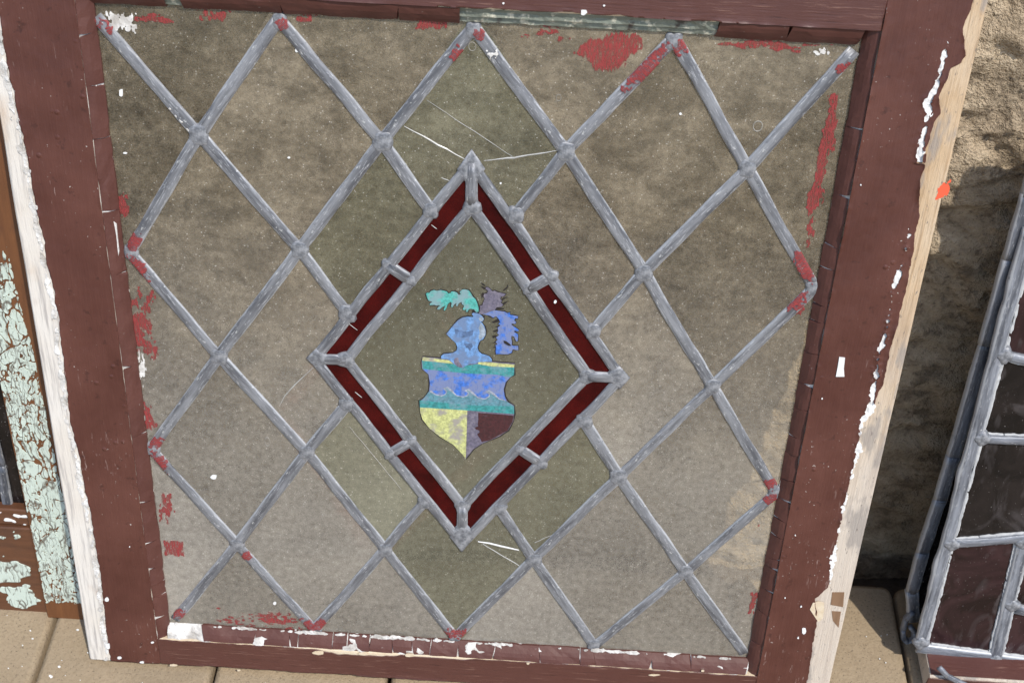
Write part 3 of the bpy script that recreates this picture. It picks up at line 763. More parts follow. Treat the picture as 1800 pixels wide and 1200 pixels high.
for i in '1234':
    solder(ND['r%so' % i], 0.0064, 0.0031, win); solder(ND['r%si' % i], 0.0060, 0.0030, win)
# pointed corner plates of the outer diamond
for tip, pts in dict(OT=[(829, 262), (853, 297), (843, 318), (829, 332), (816, 318), (803, 298)], OR=[(1108, 664), (1090, 684), (1070, 670), (1068, 654), (1088, 642)],
                     OB=[(812, 970), (790, 942), (801, 925), (812, 915), (824, 925), (836, 941)], OL=[(538, 629), (556, 612), (576, 624), (576, 638), (556, 647)]).items():
    cx, cz = ND[tip]; V = []; P = WIN.poly(pts, -0.002); n = len(P)
    for q, y in ((1.0, -0.0012), (0.96, -0.0027), (0.75, -0.0031)):
        V += [(cx + (x - cx) * q, y, cz + (z - cz) * q) for x, z in P]
    V.append((cx, -0.0032, cz)); Fc = []
    for k in range(2):
        for i in range(n): Fc.append([k * n + i, k * n + (i + 1) % n, (k + 1) * n + (i + 1) % n, (k + 1) * n + i])
    for i in range(n): Fc.append([2 * n + i, 2 * n + (i + 1) % n, 3 * n])
    mk('solder_corner', V, [f[::-1] for f in Fc], 'solder', win, smooth=True)

# --- panes
EX = 0.3225; E0, E1 = ZB + 0.003, ZT - 0.003
def clampn(k):
    x, z = ND[k]
    if isinstance(k, tuple):
        if k[0] == 0: x = -EX
        if k[0] == 8: x = EX
        if k[1] == 0: z = E1
        if k[1] == 6: z = E0
    return (x, z)
CELL = {}
for i in range(9):
    for j in range(7):
        if (i + j) % 2:
            ring = [(i, j - 1), (i + 1, j), (i, j + 1), (i - 1, j)]
            CELL[(i, j)] = [k for k in ring if 0 <= k[0] <= 8 and 0 <= k[1] <= 6]
CELL[(4, 1)] = [(4, 0), (5, 1), 'jC', 'OT', 'jA', (3, 1)]
CELL[(3, 2)] = [(3, 1), 'jA', 'jB', (2, 2)]
CELL[(5, 2)] = [(5, 1), (6, 2), 'jD', 'jC']
CELL[(2, 3)] = [(2, 2), 'jB', 'OL', 'jE', (2, 4), (1, 3)]
CELL[(6, 3)] = [(6, 2), (7, 3), (6, 4), 'jF', 'OR', 'jD']
CELL[(3, 4)] = [(2, 4), 'jE', 'jG', (3, 5)]
CELL[(5, 4)] = [(6, 4), (5, 5), 'jH', 'jF']
CELL[(4, 5)] = [(3, 5), 'jG', 'OB', 'jH', (5, 5), (4, 6)]
CELL.pop((4, 3), None)
GREEN = {(4, 1), (3, 2), (3, 4), (5, 4), (4, 5)}
PANE = {}
for k, ring in CELL.items():
    g_ = k in GREEN
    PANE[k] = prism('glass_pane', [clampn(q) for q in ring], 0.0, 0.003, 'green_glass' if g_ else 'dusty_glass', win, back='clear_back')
    if g_: tag(PANE[k], 'slightly green pane')
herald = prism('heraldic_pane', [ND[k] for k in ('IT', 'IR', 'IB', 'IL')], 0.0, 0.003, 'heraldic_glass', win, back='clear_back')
tag(herald, 'olive green diamond pane with painted shield, helmet and three plumes')
for a, b, c, d in (('OT', 'IT', 'r2i', 'r2o'), ('r2o', 'r2i', 'IR', 'OR'), ('OR', 'IR', 'r3i', 'r3o'), ('r3o', 'r3i', 'IB', 'OB'), ('OB', 'IB', 'r4i', 'r4o'), ('r4o', 'r4i', 'IL', 'OL'), ('OL', 'IL', 'r1i', 'r1o'), ('r1o', 'r1i', 'IT', 'OT')):
    prism('red_glass_strip', [ND[q] for q in (a, b, c, d)], 0.0, 0.003, 'red_glass', win, back='clear_back')

# --- the crest, painted on the middle pane
zb = lambda pts: [A(700 + a / 7.5, 490 + b / 7.5) for a, b in pts]
zc = lambda pts: [A(720 + a / 5.714, 610 + b / 5.714) for a, b in pts]
lay = [0]
def enam(name, poly, mat, outline=0.0012, label=None):
    lay[0] += 1; y = -0.00035 - 0.00004 * lay[0]
    o = prism(name, poly, y, -0.0001, mat, herald)
    if label: tag(o, label)
    if outline:
        n = len(poly); ar = sum(poly[i][0] * poly[(i + 1) % n][1] - poly[(i + 1) % n][0] * poly[i][1] for i in range(n)); sg = 1 if ar > 0 else -1
        out = []
        for i in range(n):
            a = Vector(poly[i - 1]); b = Vector(poly[(i + 1) % n]); d = (b - a)
            if d.length < 1e-9: d = Vector((1, 0))
            d.normalize(); q = outline * random.uniform(.3, 1.1)
            out.append((poly[i][0] + d.y * sg * q, poly[i][1] - d.x * sg * q))
        prism('painted_outline', out, -0.00030, -0.00008, 'enamel_dark', herald)
    return o
plume1 = [(365,195),(385,180),(410,185),(430,160),(470,145),(510,155),(560,145),(640,165),(660,190),(690,185),(700,165),(740,165),(775,180),(800,210),(825,200),(810,170),(840,140),(880,135),(930,150),(960,190),(985,235),(1015,260),(1040,310),(1060,380),(1060,430),(1030,440),(1000,400),(960,395),(930,400),(915,435),(890,430),(900,395),(870,410),(850,400),(870,350),(840,330),(835,300),(800,320),(780,360),(760,350),(770,315),(740,335),(715,375),(695,365),(705,320),(690,300),(655,330),(630,400),(605,420),(600,395),(625,345),(580,370),(540,405),(510,395),(530,365),(560,345),(500,350),(480,340),(420,345),(415,325),(450,300),(400,285),(385,250)]
plume2 = [(1070,430),(1080,380),(1075,350),(1110,345),(1125,300),(1140,260),(1125,225),(1135,195),(1170,190),(1185,160),(1150,125),(1165,105),(1195,115),(1225,140),(1240,165),(1270,155),(1310,175),(1350,180),(1420,200),(1395,225),(1360,230),(1345,265),(1370,285),(1350,310),(1385,340),(1360,365),(1300,370),(1270,410),(1210,430),(1150,455),(1100,465),(1065,455)]
plume3 = [(1105,455),(1150,455),(1210,430),(1270,410),(1330,420),(1400,430),(1440,450),(1475,440),(1470,470),(1530,480),(1580,490),(1575,520),(1540,515),(1530,545),(1555,570),(1540,590),(1500,585),(1490,600),(1530,630),(1590,670),(1585,690),(1540,680),(1520,690),(1580,730),(1575,815),(1555,820),(1530,760),(1495,745),(1490,780),(1500,830),(1495,870),(1520,880),(1580,880),(1585,935),(1555,935),(1510,925),(1495,970),(1450,990),(1380,990),(1330,985),(1290,990),(1285,940),(1290,900),(1280,870),(1310,860),(1285,830),(1310,800),(1290,770),(1330,735),(1305,710),(1320,680),(1310,640),(1350,610),(1320,590),(1345,570),(1330,530),(1290,490),(1250,510),(1225,490),(1200,480),(1150,470)]
for t in ([(1090,45),(1140,75),(1150,95),(1110,80)], [(1085,90),(1140,110),(1170,150),(1120,130)], [(1375,155),(1430,105),(1440,70),(1452,90),(1440,120),(1400,155)], [(1390,245),(1450,235),(1380,275),(1340,285)], [(1370,320),(1450,290),(1420,320),(1380,335)], [(1280,375),(1400,385),(1390,400),(1290,400)],
          [(1240,750),(1290,740),(1310,765),(1245,780)], [(1250,685),(1310,660),(1315,690),(1260,700)], [(1280,635),(1345,598),(1325,635)], [(1240,845),(1290,815),(1295,840)], [(1245,905),(1290,880),(1285,905)], [(1230,570),(1320,520),(1340,560),(1260,580)], [(1185,490),(1220,485),(1225,510)], [(970,425),(1000,400),(1005,430),(975,445)], [(1110,480),(1150,490),(1130,515)], [(1270,950),(1295,940),(1290,980)], [(1095,200),(1125,170),(1120,230),(1100,260)]):
    prism('painted_stroke', zb(t), -0.00042, -0.0001, 'enamel_dark', herald)
enam('painted_plume', zb(plume1), 'enamel_plume_teal', label='turquoise feather plume')
enam('painted_plume', zb(plume2), 'enamel_purple', label='dusky purple feather plume')
enam('painted_plume', zb(plume3), 'enamel_blue', label='blue feather plume')
prism('painted_stroke', zb([(1390,810),(1420,815),(1470,850),(1490,875),(1450,870),(1400,840)]), -0.0012, -0.0001, 'enamel_dark', herald)
full = [(130,95),(1055,160),(1050,275),(1010,300),(965,350),(945,420),(955,490),(990,550),(1050,580),(1050,665),(1040,740),(990,830),(900,890),(730,965),(640,1020),(565,1115),(530,1070),(440,975),(300,890),(200,810),(130,720),(105,640),(100,540),(150,500),(195,440),(205,360),(190,270),(125,215),(120,150)]
enam('painted_shield', zc(full), 'enamel_purple', outline=0.0014)
enam('shield_field', zc([(130,215),(300,230),(560,260),(870,265),(1010,300),(965,350),(945,420),(955,490),(975,545),(640,560),(195,470),(205,360),(190,270)]), 'enamel_blue', 0, 'blue field above the waves')
enam('shield_chief', zc([(125,130),(340,155),(440,165),(520,205),(570,180),(690,165),(1050,200),(1050,275),(1010,300),(870,270),(560,260),(300,232),(130,215)]), 'enamel_teal', 0, 'teal upper band')
enam('shield_edge', zc([(130,95),(400,130),(440,165),(340,152),(130,132)]), 'enamel_yellow', 0)
enam('shield_edge', zc([(690,140),(1055,172),(1050,200),(830,190),(690,167)]), 'enamel_yellow', 0)
crest = [(205,435),(260,470),(320,485),(360,468),(375,442),(345,410),(380,400),(420,430),(470,480),(540,495),(585,480),(594,453),(560,430),(590,420),(640,460),(690,505),(760,515),(800,490),(806,463),(770,440),(800,432),(850,470),(900,515),(960,530)]
enam('shield_waves', zc(crest + [(990,552),(1050,590),(640,590),(105,545),(150,500),(195,440)]), 'enamel_wave', 0, 'grey teal waves')
up = []; dn = []
for i, (a, b) in enumerate(crest):
    p0 = Vector(crest[max(0, i - 1)]); p1 = Vector(crest[min(len(crest) - 1, i + 1)]); d = (p1 - p0).normalized(); q = 10 if i % 7 in (5, 6, 0) else 5
    up.append((a + d.y * q, b - d.x * q)); dn.append((a - d.y * q, b + d.x * q))
lay[0] += 1
Vw = [(x, -0.0004 - 0.00004 * lay[0], z) for x, z in zc(up)] + [(x, -0.0004 - 0.00004 * lay[0], z) for x, z in zc(dn)]
mk('wave_crest', Vw, [[i, i + 1, len(up) + i + 1, len(up) + i][::-1] for i in range(len(up) - 1)], 'enamel_crest', herald)
enam('shield_band', zc([(100,530),(640,580),(1050,590),(1050,665),(580,630),(105,600)]), 'enamel_teal', 0, 'teal lower band')
enam('shield_quarter', zc([(105,600),(580,630),(565,1115),(530,1070),(440,975),(300,890),(200,810),(130,720),(105,640)]), 'enamel_yellow', 0, 'pale yellow lower left quarter')
enam('shield_quarter', zc([(690,655),(960,675),(1045,685),(1035,740),(985,830),(900,880),(800,930),(725,945),(712,915),(695,895),(680,870),(704,850),(700,830),(670,822),(655,805),(690,790),(685,765),(692,720)]), 'enamel_maroon', 0, 'maroon lower right quarter')
enam('painted_helmet', zb([(635,720),(660,690),(700,640),(740,590),(790,540),(850,505),(920,495),(985,500),(990,480),(970,460),(985,445),(1030,445),(1070,460),(1110,490),(1130,525),(1115,555),(1085,555),(1110,580),(1140,630),(1155,690),(1150,740),(1120,790),(1080,810),(1060,850),(1045,900),(1060,950),(1100,985),(1160,1000),(1205,1020),(1235,1060),(1235,1085),(1160,1085),(1060,1090),(1010,1115),(950,1110),(890,1140),(850,1170),(800,1160),(740,1120),(690,1075),(650,1050),(570,1045),(565,1015),(600,985),(660,980),(720,970),(770,940),(780,890),(760,840),(715,800),(660,745)]), 'enamel_sky', label='pale blue knight helmet in profile')
enam('helmet_visor', zb([(745,650),(800,670),(900,690),(990,670),(985,730),(930,760),(850,770),(770,765),(750,720)]), 'enamel_visor', 0)
enam('helmet_visor', zb([(870,850),(970,840),(985,880),(945,945),(920,900),(900,905),(885,880)]), 'enamel_visor', 0)
enam('helmet_guard', zb([(1090,570),(1130,620),(1155,690),(1145,745),(1075,805),(1060,760),(1075,700),(1060,640)]), 'enamel_pale', 0)
enam('helmet_guard', zb([(1070,500),(1110,495),(1128,525),(1112,550),(1085,552),(1065,530)]), 'enamel_pale', 0)
enam('helmet_guard', zb([(745,1040),(790,1030),(800,1080),(840,1130),(850,1165),(800,1155),(745,1115),(735,1075)]), 'enamel_purple', 0)

# --- cracks, scratches and bubbles in the panes
def ribbon(name, pts, wpx, mat, parent, y=-0.0003, hgt=0.0005):
    P = [Vector(A(*q)) for q in pts]; n = len(P); V = []; F = []
    for i in range(n):
        d = (P[min(n - 1, i + 1)] - P[max(0, i - 1)]).normalized(); q = wpx * 0.00019 * (0.45 + 1.1 * math.sin(math.pi * (i + 0.5) / n) * random.uniform(.6, 1.1))
        V += [(P[i].x - d.y * q, y, P[i].y + d.x * q), (P[i].x, y - hgt, P[i].y), (P[i].x + d.y * q, y, P[i].y - d.x * q)]
    for i in range(n - 1):
        for j in (0, 1): F.append([i * 3 + j, i * 3 + j + 1, i * 3 + j + 4, i * 3 + j + 3])
    return mk(name, V, F, mat, parent)
def lerp_pts(a, b, n=7, j=0.8):
    return [(a[0] + (b[0] - a[0]) * i / n + random.uniform(-j, j), a[1] + (b[1] - a[1]) * i / n + random.uniform(-j, j)) for i in range(n + 1)]
ribbon('glass_crack', lerp_pts((711, 222), (816, 279)), 3.0, 'crack_edge', PANE[(4, 1)])
ribbon('glass_crack', lerp_pts((850, 282), (905, 277), 4) + lerp_pts((910, 276), (978, 265), 4), 2.8, 'crack_edge', PANE[(4, 1)])
ribbon('glass_crack', lerp_pts((750, 176), (905, 278), 9), 1.0, 'crack_edge', PANE[(4, 1)])
ribbon('glass_crack', [(840, 951), (860, 954), (880, 959), (898, 963), (912, 966)], 4.0, 'white_flake', PANE[(4, 5)])
ribbon('glass_crack', lerp_pts((848, 955), (916, 996)), 2.2, 'crack_edge', PANE[(4, 5)])
ribbon('glass_crack', [(551, 645), (535, 660), (518, 676), (500, 696), (492, 712)], 2.0, 'crack_edge', PANE[(2, 3)])
ribbon('glass_crack', lerp_pts((614, 748), (706, 860), 8), 0.9, 'crack_edge', PANE[(3, 4)])
ribbon('glass_crack', lerp_pts((940, 952), (975, 938), 4), 1.2, 'crack_edge', PANE[(5, 4)])
for a, b in (((790, 318), (776, 312)), ((768, 402), (758, 395)), ((610, 566), (628, 580)), ((636, 698), (624, 688))): ribbon('glass_crack', lerp_pts(a, b, 3, .3), 1.6, 'crack_edge', win)
def bubble(px, py, rpx, ry, par):
    c = Vector(A(px, py)); V = []; F = []; N = 14; rr = rpx * 0.00048
    for i in range(N):
        a = 2 * math.pi * i / N; ca, sa = math.cos(a), math.sin(a) * ry
        for q, y in ((1.0, -0.0001), (0.90, -0.0005), (0.80, -0.0001)): V.append((c.x + rr * q * ca, y, c.y + rr * q * sa))
    for i in range(N):
        for j in (0, 1): F.append([i * 3 + j, i * 3 + j + 1, ((i + 1) % N) * 3 + j + 1, ((i + 1) % N) * 3 + j])
    mk('glass_bubble', V, F, 'bubble_rim', par)
bubble(1332, 222, 9, 1.15, PANE[(7, 0)]); bubble(470, 776, 6, 2.0, PANE[(1, 4)]); bubble(982, 172, 5, 1.3, PANE[(5, 0)]); bubble(830, 82, 7, 1.2, PANE[(4, 1)])

# --- red brush marks on the glass and on the lead
def smear(px0, py0, px1, py1, par, cover=0.0, fr=(60, 60), seed=0, shape=None, mat='red_paint', y=-0.0006):
    a = A(px0, py1); b = A(px1, py0); x0, x1 = sorted((a[0], b[0])); z0, z1 = sorted((a[1], b[1]))
    cx, cz, hx, hz = (x0 + x1) / 2, (z0 + z1) / 2, (x1 - x0) / 2, (z1 - z0) / 2
    def mask(X, Z):
        e = 1 - np.maximum(np.abs((X - cx) / hx) ** 2.2, np.abs((Z - cz) / hz) ** 2.2)
        if shape is not None: e = shape(X, Z)
        return (e * 0.8 + cover - 0.42 + 0.8 * fbm(X * fr[0] + seed, Z * fr[1] + seed * 1.7, 4) + 0.55 * fbm(X * fr[0] * 7 + seed, Z * fr[1] * 4 + seed * 1.7, 2)) * 0.004
    o = sheet('paint_smear', x0, x1, z0, z1, 0.0008, mask, lambda p, q, m_: y - 0.00015 * fbm(p * 300, q * 60, 2), 0.0003, mat, par, smooth=False, split=12, least=14)
    return o
def tri_shape(pts):
    P = [Vector(A(*q)) for q in pts]
    def f(X, Z):
        d = np.full(X.shape, 9.0); n = len(P)
        ar = sum(P[i].x * P[(i + 1) % n].y - P[(i + 1) % n].x * P[i].y for i in range(n)); sg = 1 if ar > 0 else -1
        for i in range(n):
            a = P[i]; b = P[(i + 1) % n]; e = (b - a).normalized()
            d = np.minimum(d, sg * ((Z - a.y) * e.x - (X - a.x) * e.y))
        return np.clip(d / 0.006, -1.5, 1.2)
    return f
smear(990, 45, 1150, 150, PANE[(5, 0)], 0.15, (120, 60), 1, tri_shape([(1004, 95), (1030, 64), (1133, 56), (1128, 88), (1082, 128), (1060, 128)]))
smear(900, 40, 1010, 72, PANE[(5, 0)], -0.28, (50, 160), 2)
smear(1210, 60, 1470, 92, PANE[(7, 0)], -0.10, (40, 170), 3, tri_shape([(1215, 70), (1370, 62), (1470, 78), (1400, 94), (1220, 86)]))
smear(1395, 165, 1495, 440, PANE[(8, 1)], 0.12, (110, 60), 4, tri_shape([(1462, 160), (1478, 160), (1466, 260), (1444, 350), (1424, 430), (1412, 430), (1422, 330), (1440, 230)]))
smear(228, 500, 272, 640, PANE[(0, 3)], -0.2, (90, 70), 5)
smear(205, 330, 226, 385, PANE[(0, 1)], 0.05, (80, 70), 6)
smear(252, 700, 275, 760, PANE[(0, 3)], -0.2, (90, 70), 7)
smear(275, 850, 305, 930, PANE[(0, 5)], -0.25, (90, 80), 8)
smear(290, 950, 322, 975, PANE[(0, 5)], 0.45, (60, 60), 9, y=-0.0012)
smear(365, 1072, 530, 1098, PANE[(1, 6)], -0.22, (40, 160), 10)
smear(228, 22, 310, 40, PANE[(1, 0)], -0.1, (40, 160), 11); smear(345, 18, 410, 38, PANE[(1, 0)], 0.0, (70, 90), 12)
smear(730, 30, 790, 52, PANE[(3, 0)], 0.0, (70, 90), 13); smear(505, 24, 560, 40, PANE[(3, 0)], -0.1, (60, 120), 14)
smear(1312, 1040, 1334, 1080, PANE[(8, 5)], 0.1, (80, 60), 15); smear(1325, 900, 1350, 935, PANE[(8, 5)], -0.3, (90, 60), 16)
smear(1415, 395, 1450, 440, PANE[(8, 3)], -0.25, (120, 60), 17); smear(1395, 515, 1420, 560, PANE[(8, 3)], -0.3, (90, 60), 18)
smear(190, 22, 245, 58, PANE[(1, 0)], 0.1, (90, 90), 19, mat='white_putty'); smear(1420, 76, 1465, 100, PANE[(7, 0)], -0.2, (80, 120), 20, mat='white_putty')
smear(230, 600, 262, 700, PANE[(0, 3)], -0.3, (110, 60), 21, mat='white_putty')

def came_paint(a, b, t0, t1, seed, cover=0.1, wd=0.0112, h=0.0025, mat='red_paint', side=0.0):
    """paint that lies on the round of a came, from t0 to t1 of its length"""
    a = Vector(ND[a]); b = Vector(ND[b]); L = (b - a).length; d = (b - a) / L
    def prof(u):
        u = np.clip(np.abs(u), 0, 1); return np.interp(u, [0, .45, .82, .95, 1], [1, .985, .88, .62, .34])
    s0, s1 = t0 * L, t1 * L; c = (s0 + s1) / 2; hs = (s1 - s0) / 2
    def mask(X, Z):
        return (1 - np.abs((X - c) / hs) ** 1.6 - 0.35 * np.abs(Z / (wd / 2) - side) ** 2 + cover - 0.60 + 0.7 * fbm(X * 120 + seed, Z * 120 + seed, 3) + 0.8 * fbm(X * 420 + seed, Z * 420 + seed, 2)) * 0.004
    o = sheet('paint_smear', s0, s1, -wd / 2, wd / 2, 0.0009, mask, lambda p, q, m_: -h * prof(q / (wd / 2)) - 0.0005, 0.0003, mat, win, smooth=True, split=6, least=10)
    for o in o or []: o.location = (a.x, 0, a.y); o.rotation_euler = (0, -math.atan2(d.y, d.x), 0)
came_paint((6, 0), (5, 1), 0.02, 0.46, 1, 0.25); came_paint((6, 0), (7, 1), 0.0, 0.14, 2, 0.2); came_paint((4, 0), (3, 1), 0.05, 0.35, 3, -0.3, side=0.6)
came_paint((4, 0), (5, 1), 0.0, 0.12, 4, -0.2); came_paint((0, 0), (1, 1), 0.0, 0.16, 5, -0.15); came_paint((0, 2), (1, 1), 0.02, 0.18, 6, 0.2)
came_paint((0, 2), (1, 3), 0.0, 0.26, 7, 0.15, side=-.5); came_paint((0, 4), (1, 3), 0.0, 0.17, 8, 0.15); came_paint((0, 4), (1, 5), 0.0, 0.26, 9, 0.15, side=-.5)
came_paint((0, 6), (1, 5), 0.0, 0.2, 10, 0.1); came_paint((2, 6), (1, 5), 0.0, 0.16, 11, 0.35); came_paint((2, 6), (3, 5), 0.0, 0.14, 12, 0.35)
came_paint((4, 6), (3, 5), 0.0, 0.12, 13, 0.1); came_paint((4, 6), (5, 5), 0.0, 0.15, 14, 0.2); came_paint((8, 4), (7, 3), 0.02, 0.16, 15, 0.4)
came_paint((8, 4), (7, 5), 0.0, 0.14, 16, 0.3); came_paint((8, 2), (7, 1), 0.03, 0.32, 17, 0.25, side=-.4); came_paint((8, 2), (7, 3), 0.02, 0.26, 18, 0.15, side=-.4)
came_paint((1, 5), (2, 6), 0.06, 0.18, 19, -0.15); came_paint((8, 0), (7, 1), 0.05, 0.24, 20, -0.25, side=.7); came_paint((2, 0), (3, 1), 0.0, 0.08, 21, 0.0)
came_paint((0, 0), (1, 1), 0.66, 0.98, 22, -0.25, mat='white_putty', side=-1.0); came_paint((4, 0), (5, 1), 0.12, 0.3, 23, -0.45, mat='white_putty')

# --- flecks of loose white paint on the window
def fleck(pts, y, par, th=0.0006, mat='white_flake', name='paint_fleck'):
    return prism(name, WIN.poly(pts, y), y - th, y, mat, par)
fleck([(1475, 627), (1485, 628), (1483, 647), (1484, 661), (1469, 661), (1472, 645)], YF - .0012, st_r, 0.001)
def spot(px, py, r, y, par, ry=1.0, mat='white_flake'):
    n = 8; fleck([(px + r * random.uniform(.7, 1.15) * math.cos(6.283 * i / n), py + r * ry * random.uniform(.7, 1.15) * math.sin(6.283 * i / n)) for i in range(n)], y, par, mat=mat)
for q in ((213, 163, 4, 1.9, (0, 1)), (376, 838, 6, .8, (1, 4)), (220, 269, 4, .5, (0, 1)), (1060, 210, 2, 1, (5, 0)), (508, 277, 3, .6, (2, 1)), (1196, 200, 2.4, 1, (6, 1)), (522, 88, 4, 1, (3, 0)), (976, 530, 3, 1, (6, 3)), (483, 1059, 3, 1, (1, 6)), (880, 322, 2, 1, (5, 2))):
    spot(q[0], q[1], q[2], -0.0004, PANE[q[4]], q[3])
for q in ((190, 1134, 6, 1.3), (183, 1108, 5, 1), (188, 1053, 6, 1), (228, 960, 1.5, 1), (210, 1155, 6, .6), (268, 1128, 4, .6), (250, 1163, 6, .5)):
    spot(q[0], q[1], q[2] * .7, YF - .0014, st_l, q[3])
for q in ((1413, 1108, 4, 1.6), (1408, 1065, 1.8, 1), (1403, 1120, 2, 1), (1380, 1050, 1.4, 1), (1513, 325, 1.5, 1), (1398, 940, 1.2, 1), (1445, 700, 1.4, 1)):
    spot(q[0], q[1], q[2], YF - .0014, st_r, q[3])
for q in ((1026, 22, 6, .9), (885, 6, 2, 1), (1062, 10, 2, 1)): spot(q[0], q[1], q[2], YF - .0013, rl_t, q[3])
for q in ((305, 1168, 14, .35), (640, 1148, 16, .4), (560, 1146, 20, .35), (928, 1165, 5, .7), (1150, 1185, 18, .2), (420, 1177, 6, .5), (1235, 1178, 5, .8), (720, 1150, 18, .4)): spot(q[0], q[1], q[2] * .6, YF - .0013, rl_b, q[3] * .8, 'cream_chip')
# marks on the bare wood of the right stile
yb = YF - 0.0004
for pts, mt in (([(1463, 1040), (1484, 1040), (1482, 1066), (1460, 1062)], 'mark_brown'), ([(1462, 1073), (1478, 1074), (1474, 1102), (1464, 1090)], 'mark_brown')):
    prism('wood_mark', WIN.poly(pts, YF), yb, YF + 0.0005, mt, st_r)
smear(1636, 302, 1668, 342, st_r, -0.12, (140, 90), 31, mat='orange_crayon', y=YF - 0.0002)
spot(1438, 1070, 13, YF - .0012, st_r, 1.5, 'cream_chip')

# ================================================================== MINT GREEN FRAME, LEFT
LP = Plane((-0.46, 0.054, 0.0), R(15.0))
mint = empty('weathered_sash', LP.loc, (-LP.lean, 0, 0))
tag(mint, 'weathered wooden sash with crackled mint green paint at the left edge', 'sash')
L_ = lambda px, py: LP.at(px, py)
xs_l = L_(45, 900)[0]; zr = L_(0, 905)[1]
xs_r = xs_l + 0.085
ms = beam('stile', xs_l, xs_r, 0.0, 0.035, 0.0, 0.72, 'orange_wood', mint)
mr = beam('bottom_rail', xs_l - 0.62, xs_l - 0.0004, 0.006, 0.035, 0.0, zr - 0.022, 'dark_wood', mint)
lip = beam('rail_moulding', xs_l - 0.62, xs_l - 0.0004, 0.010, 0.033, zr - 0.0216, zr, 'dark_wood', mint)
mt = beam('top_rail', xs_l - 0.62, xs_l - 0.0004, 0.006, 0.035, 0.66, 0.72, 'dark_wood', mint)
ms2 = beam('stile', xs_l - 0.70, xs_l - 0.6204, 0.0, 0.035, 0.0, 0.72, 'orange_wood', mint)
mg = prism('dark_pane', [(xs_l - 0.62, zr), (xs_l - 0.0005, zr), (xs_l - 0.0005, 0.66), (xs_l - 0.62, 0.66)], 0.022, 0.025, 'black_glass', mint)
q1 = LP.at(-20, 740, 0.02); q2 = LP.at(2, 820, 0.02); q3 = LP.at(16, 905, 0.02)
for a, b in ((q1, q2), (q2, q3)): came('lead_came', a, b, 0.011, 0.004, 'dark_lead', mint, y0=0.0215, ext=0.002)
pe = sorted((L_(a, b)[1], L_(a, b)[0]) for a, b in [(3, 418), (13, 430), (20, 470), (27, 497), (35, 530), (41, 556), (53, 596), (66, 650), (79, 720), (95, 800), (112, 877), (130, 960), (150, 1052), (160, 1100)])
pez = [a for a, b in pe]; pex = [b for a, b in pe]
ztop = L_(5, 418)[1]; zbot = L_(120, 1058)[1]
def m_mint(X, Z):
    e = np.minimum(np.interp(Z, pez, pex) + 0.0015 * fbm(Z * 90, X * 0, 3) - X, X - xs_l - 0.002 - 0.0022 * np.clip(fbm(Z * 60, X * 40, 4) + .1, 0, 1))
    e = np.minimum(e, ztop - Z + 0.004 * fbm(X * 120, Z * 0 + 2, 3)); e = np.minimum(e, Z - zbot + 0.004 * fbm(X * 220, Z * 40, 3))
    wx = X * 88 + 0.9 * fbm(X * 60, Z * 60, 3); wz = Z * 40 + 0.7 * fbm(X * 60 + 9, Z * 60, 3)
    cr = voro_edge(wx, wz) - 0.045 - 0.15 * np.clip(fbm(X * 45 + 4, Z * 18, 3) + 0.2, 0, 1)
    wx2 = X * 190 + 0.6 * fbm(X * 90, Z * 90, 2); wz2 = Z * 55 + 0.6 * fbm(X * 90 + 5, Z * 90, 2)
    cr2 = voro_edge(wx2, wz2) - 0.08 * np.clip(1.3 * fbm(X * 30 + 8, Z * 14 + 3, 3) + 0.75, 0, 1.2)
    hole = 0.30 - fbm(X * 80 + 70, Z * 17 + 70, 4)
    return np.minimum(np.minimum(e, np.minimum(cr * 0.010, cr2 * 0.006)), hole * 0.01)
sheet('mint_flake', xs_l, xs_r, 0.0, 0.62, 0.00085, m_mint, lambda a, b, c: relief(a, b, c, -0.0010, 0.0007, 3.0), 0.0011, 'mint_paint', ms, split=220)
def m_mint2(X, Z):
    t = (Z - 0) / zr
    e = fbm(X * 26 + 2, Z * 60, 4) * 1.5 + 0.33 - np.clip((X - (xs_l - 0.020)) / 0.02, 0, 3) * 1.0 - np.abs(t - 0.40) * 1.1
    return e * 0.006
sheet('mint_coat', xs_l - 0.25, xs_l - 0.001, 0.004, zr - 0.026, 0.0011, m_mint2, lambda a, b, c: relief(a, b, c, 0.0050, 0.0006, 7.0), 0.0012, 'mint_paint', mr, split=25)
def m_lip(X, Z): return (fbm(X * 60, Z * 160, 3) - 0.33) * 0.006
sheet('paint_scrap', xs_l - 0.2, xs_l - 0.002, zr - 0.020, zr - 0.003, 0.0011, m_lip, lambda a, b, c: 0.0090 + a * 0, 0.0009, 'white_flake', lip, split=25)

# ================================================================== LEADED PANELS, RIGHT
PP = Plane((0.52, 0.062, 0.030), R(15.5))
pan = empty('leadlight', PP.loc, (-PP.lean, 0, 0))
tag(pan, 'bare lead panel of dark maroon glass in front, at the right edge', 'leadlight', 'unframed leadlights leaning at the right')
Q = lambda px, py, y=0.0: PP.at(px, py, y)
a0 = Q(1618, 1126); a1 = Q(1704, 800); a2 = Q(1812, 455)
d = Vector(a1) - Vector(a0); top = Vector(a0) + d.normalized() * 0.50
ex = 0.42
def bx_(p, k): return (p[0] + k, p[1])
b0 = Q(1618, 1136); bdir = (Vector(Q(1800, 1160)) - Vector(b0)).normalized()
b1 = Vector(b0) + bdir * ex; topr = top + Vector((ex, 0))
prism('dark_pane', [tuple(b0), Q(1745, 1153), Q(1795, 948), Q(1672, 952)], 0.0, 0.003, 'maroon_glass', pan)
xr_ = Q(1740, 1150)[0]
h3 = Q(1672, 953), Q(1800, 942); h2 = Q(1725, 768), Q(1800, 772); h1 = Q(1765, 622), Q(1800, 630)
def extend(p, q, xe):
    t = (xe - p[0]) / (q[0] - p[0]); return (xe, p[1] + (q[1] - p[1]) * t)
XE = b1[0]
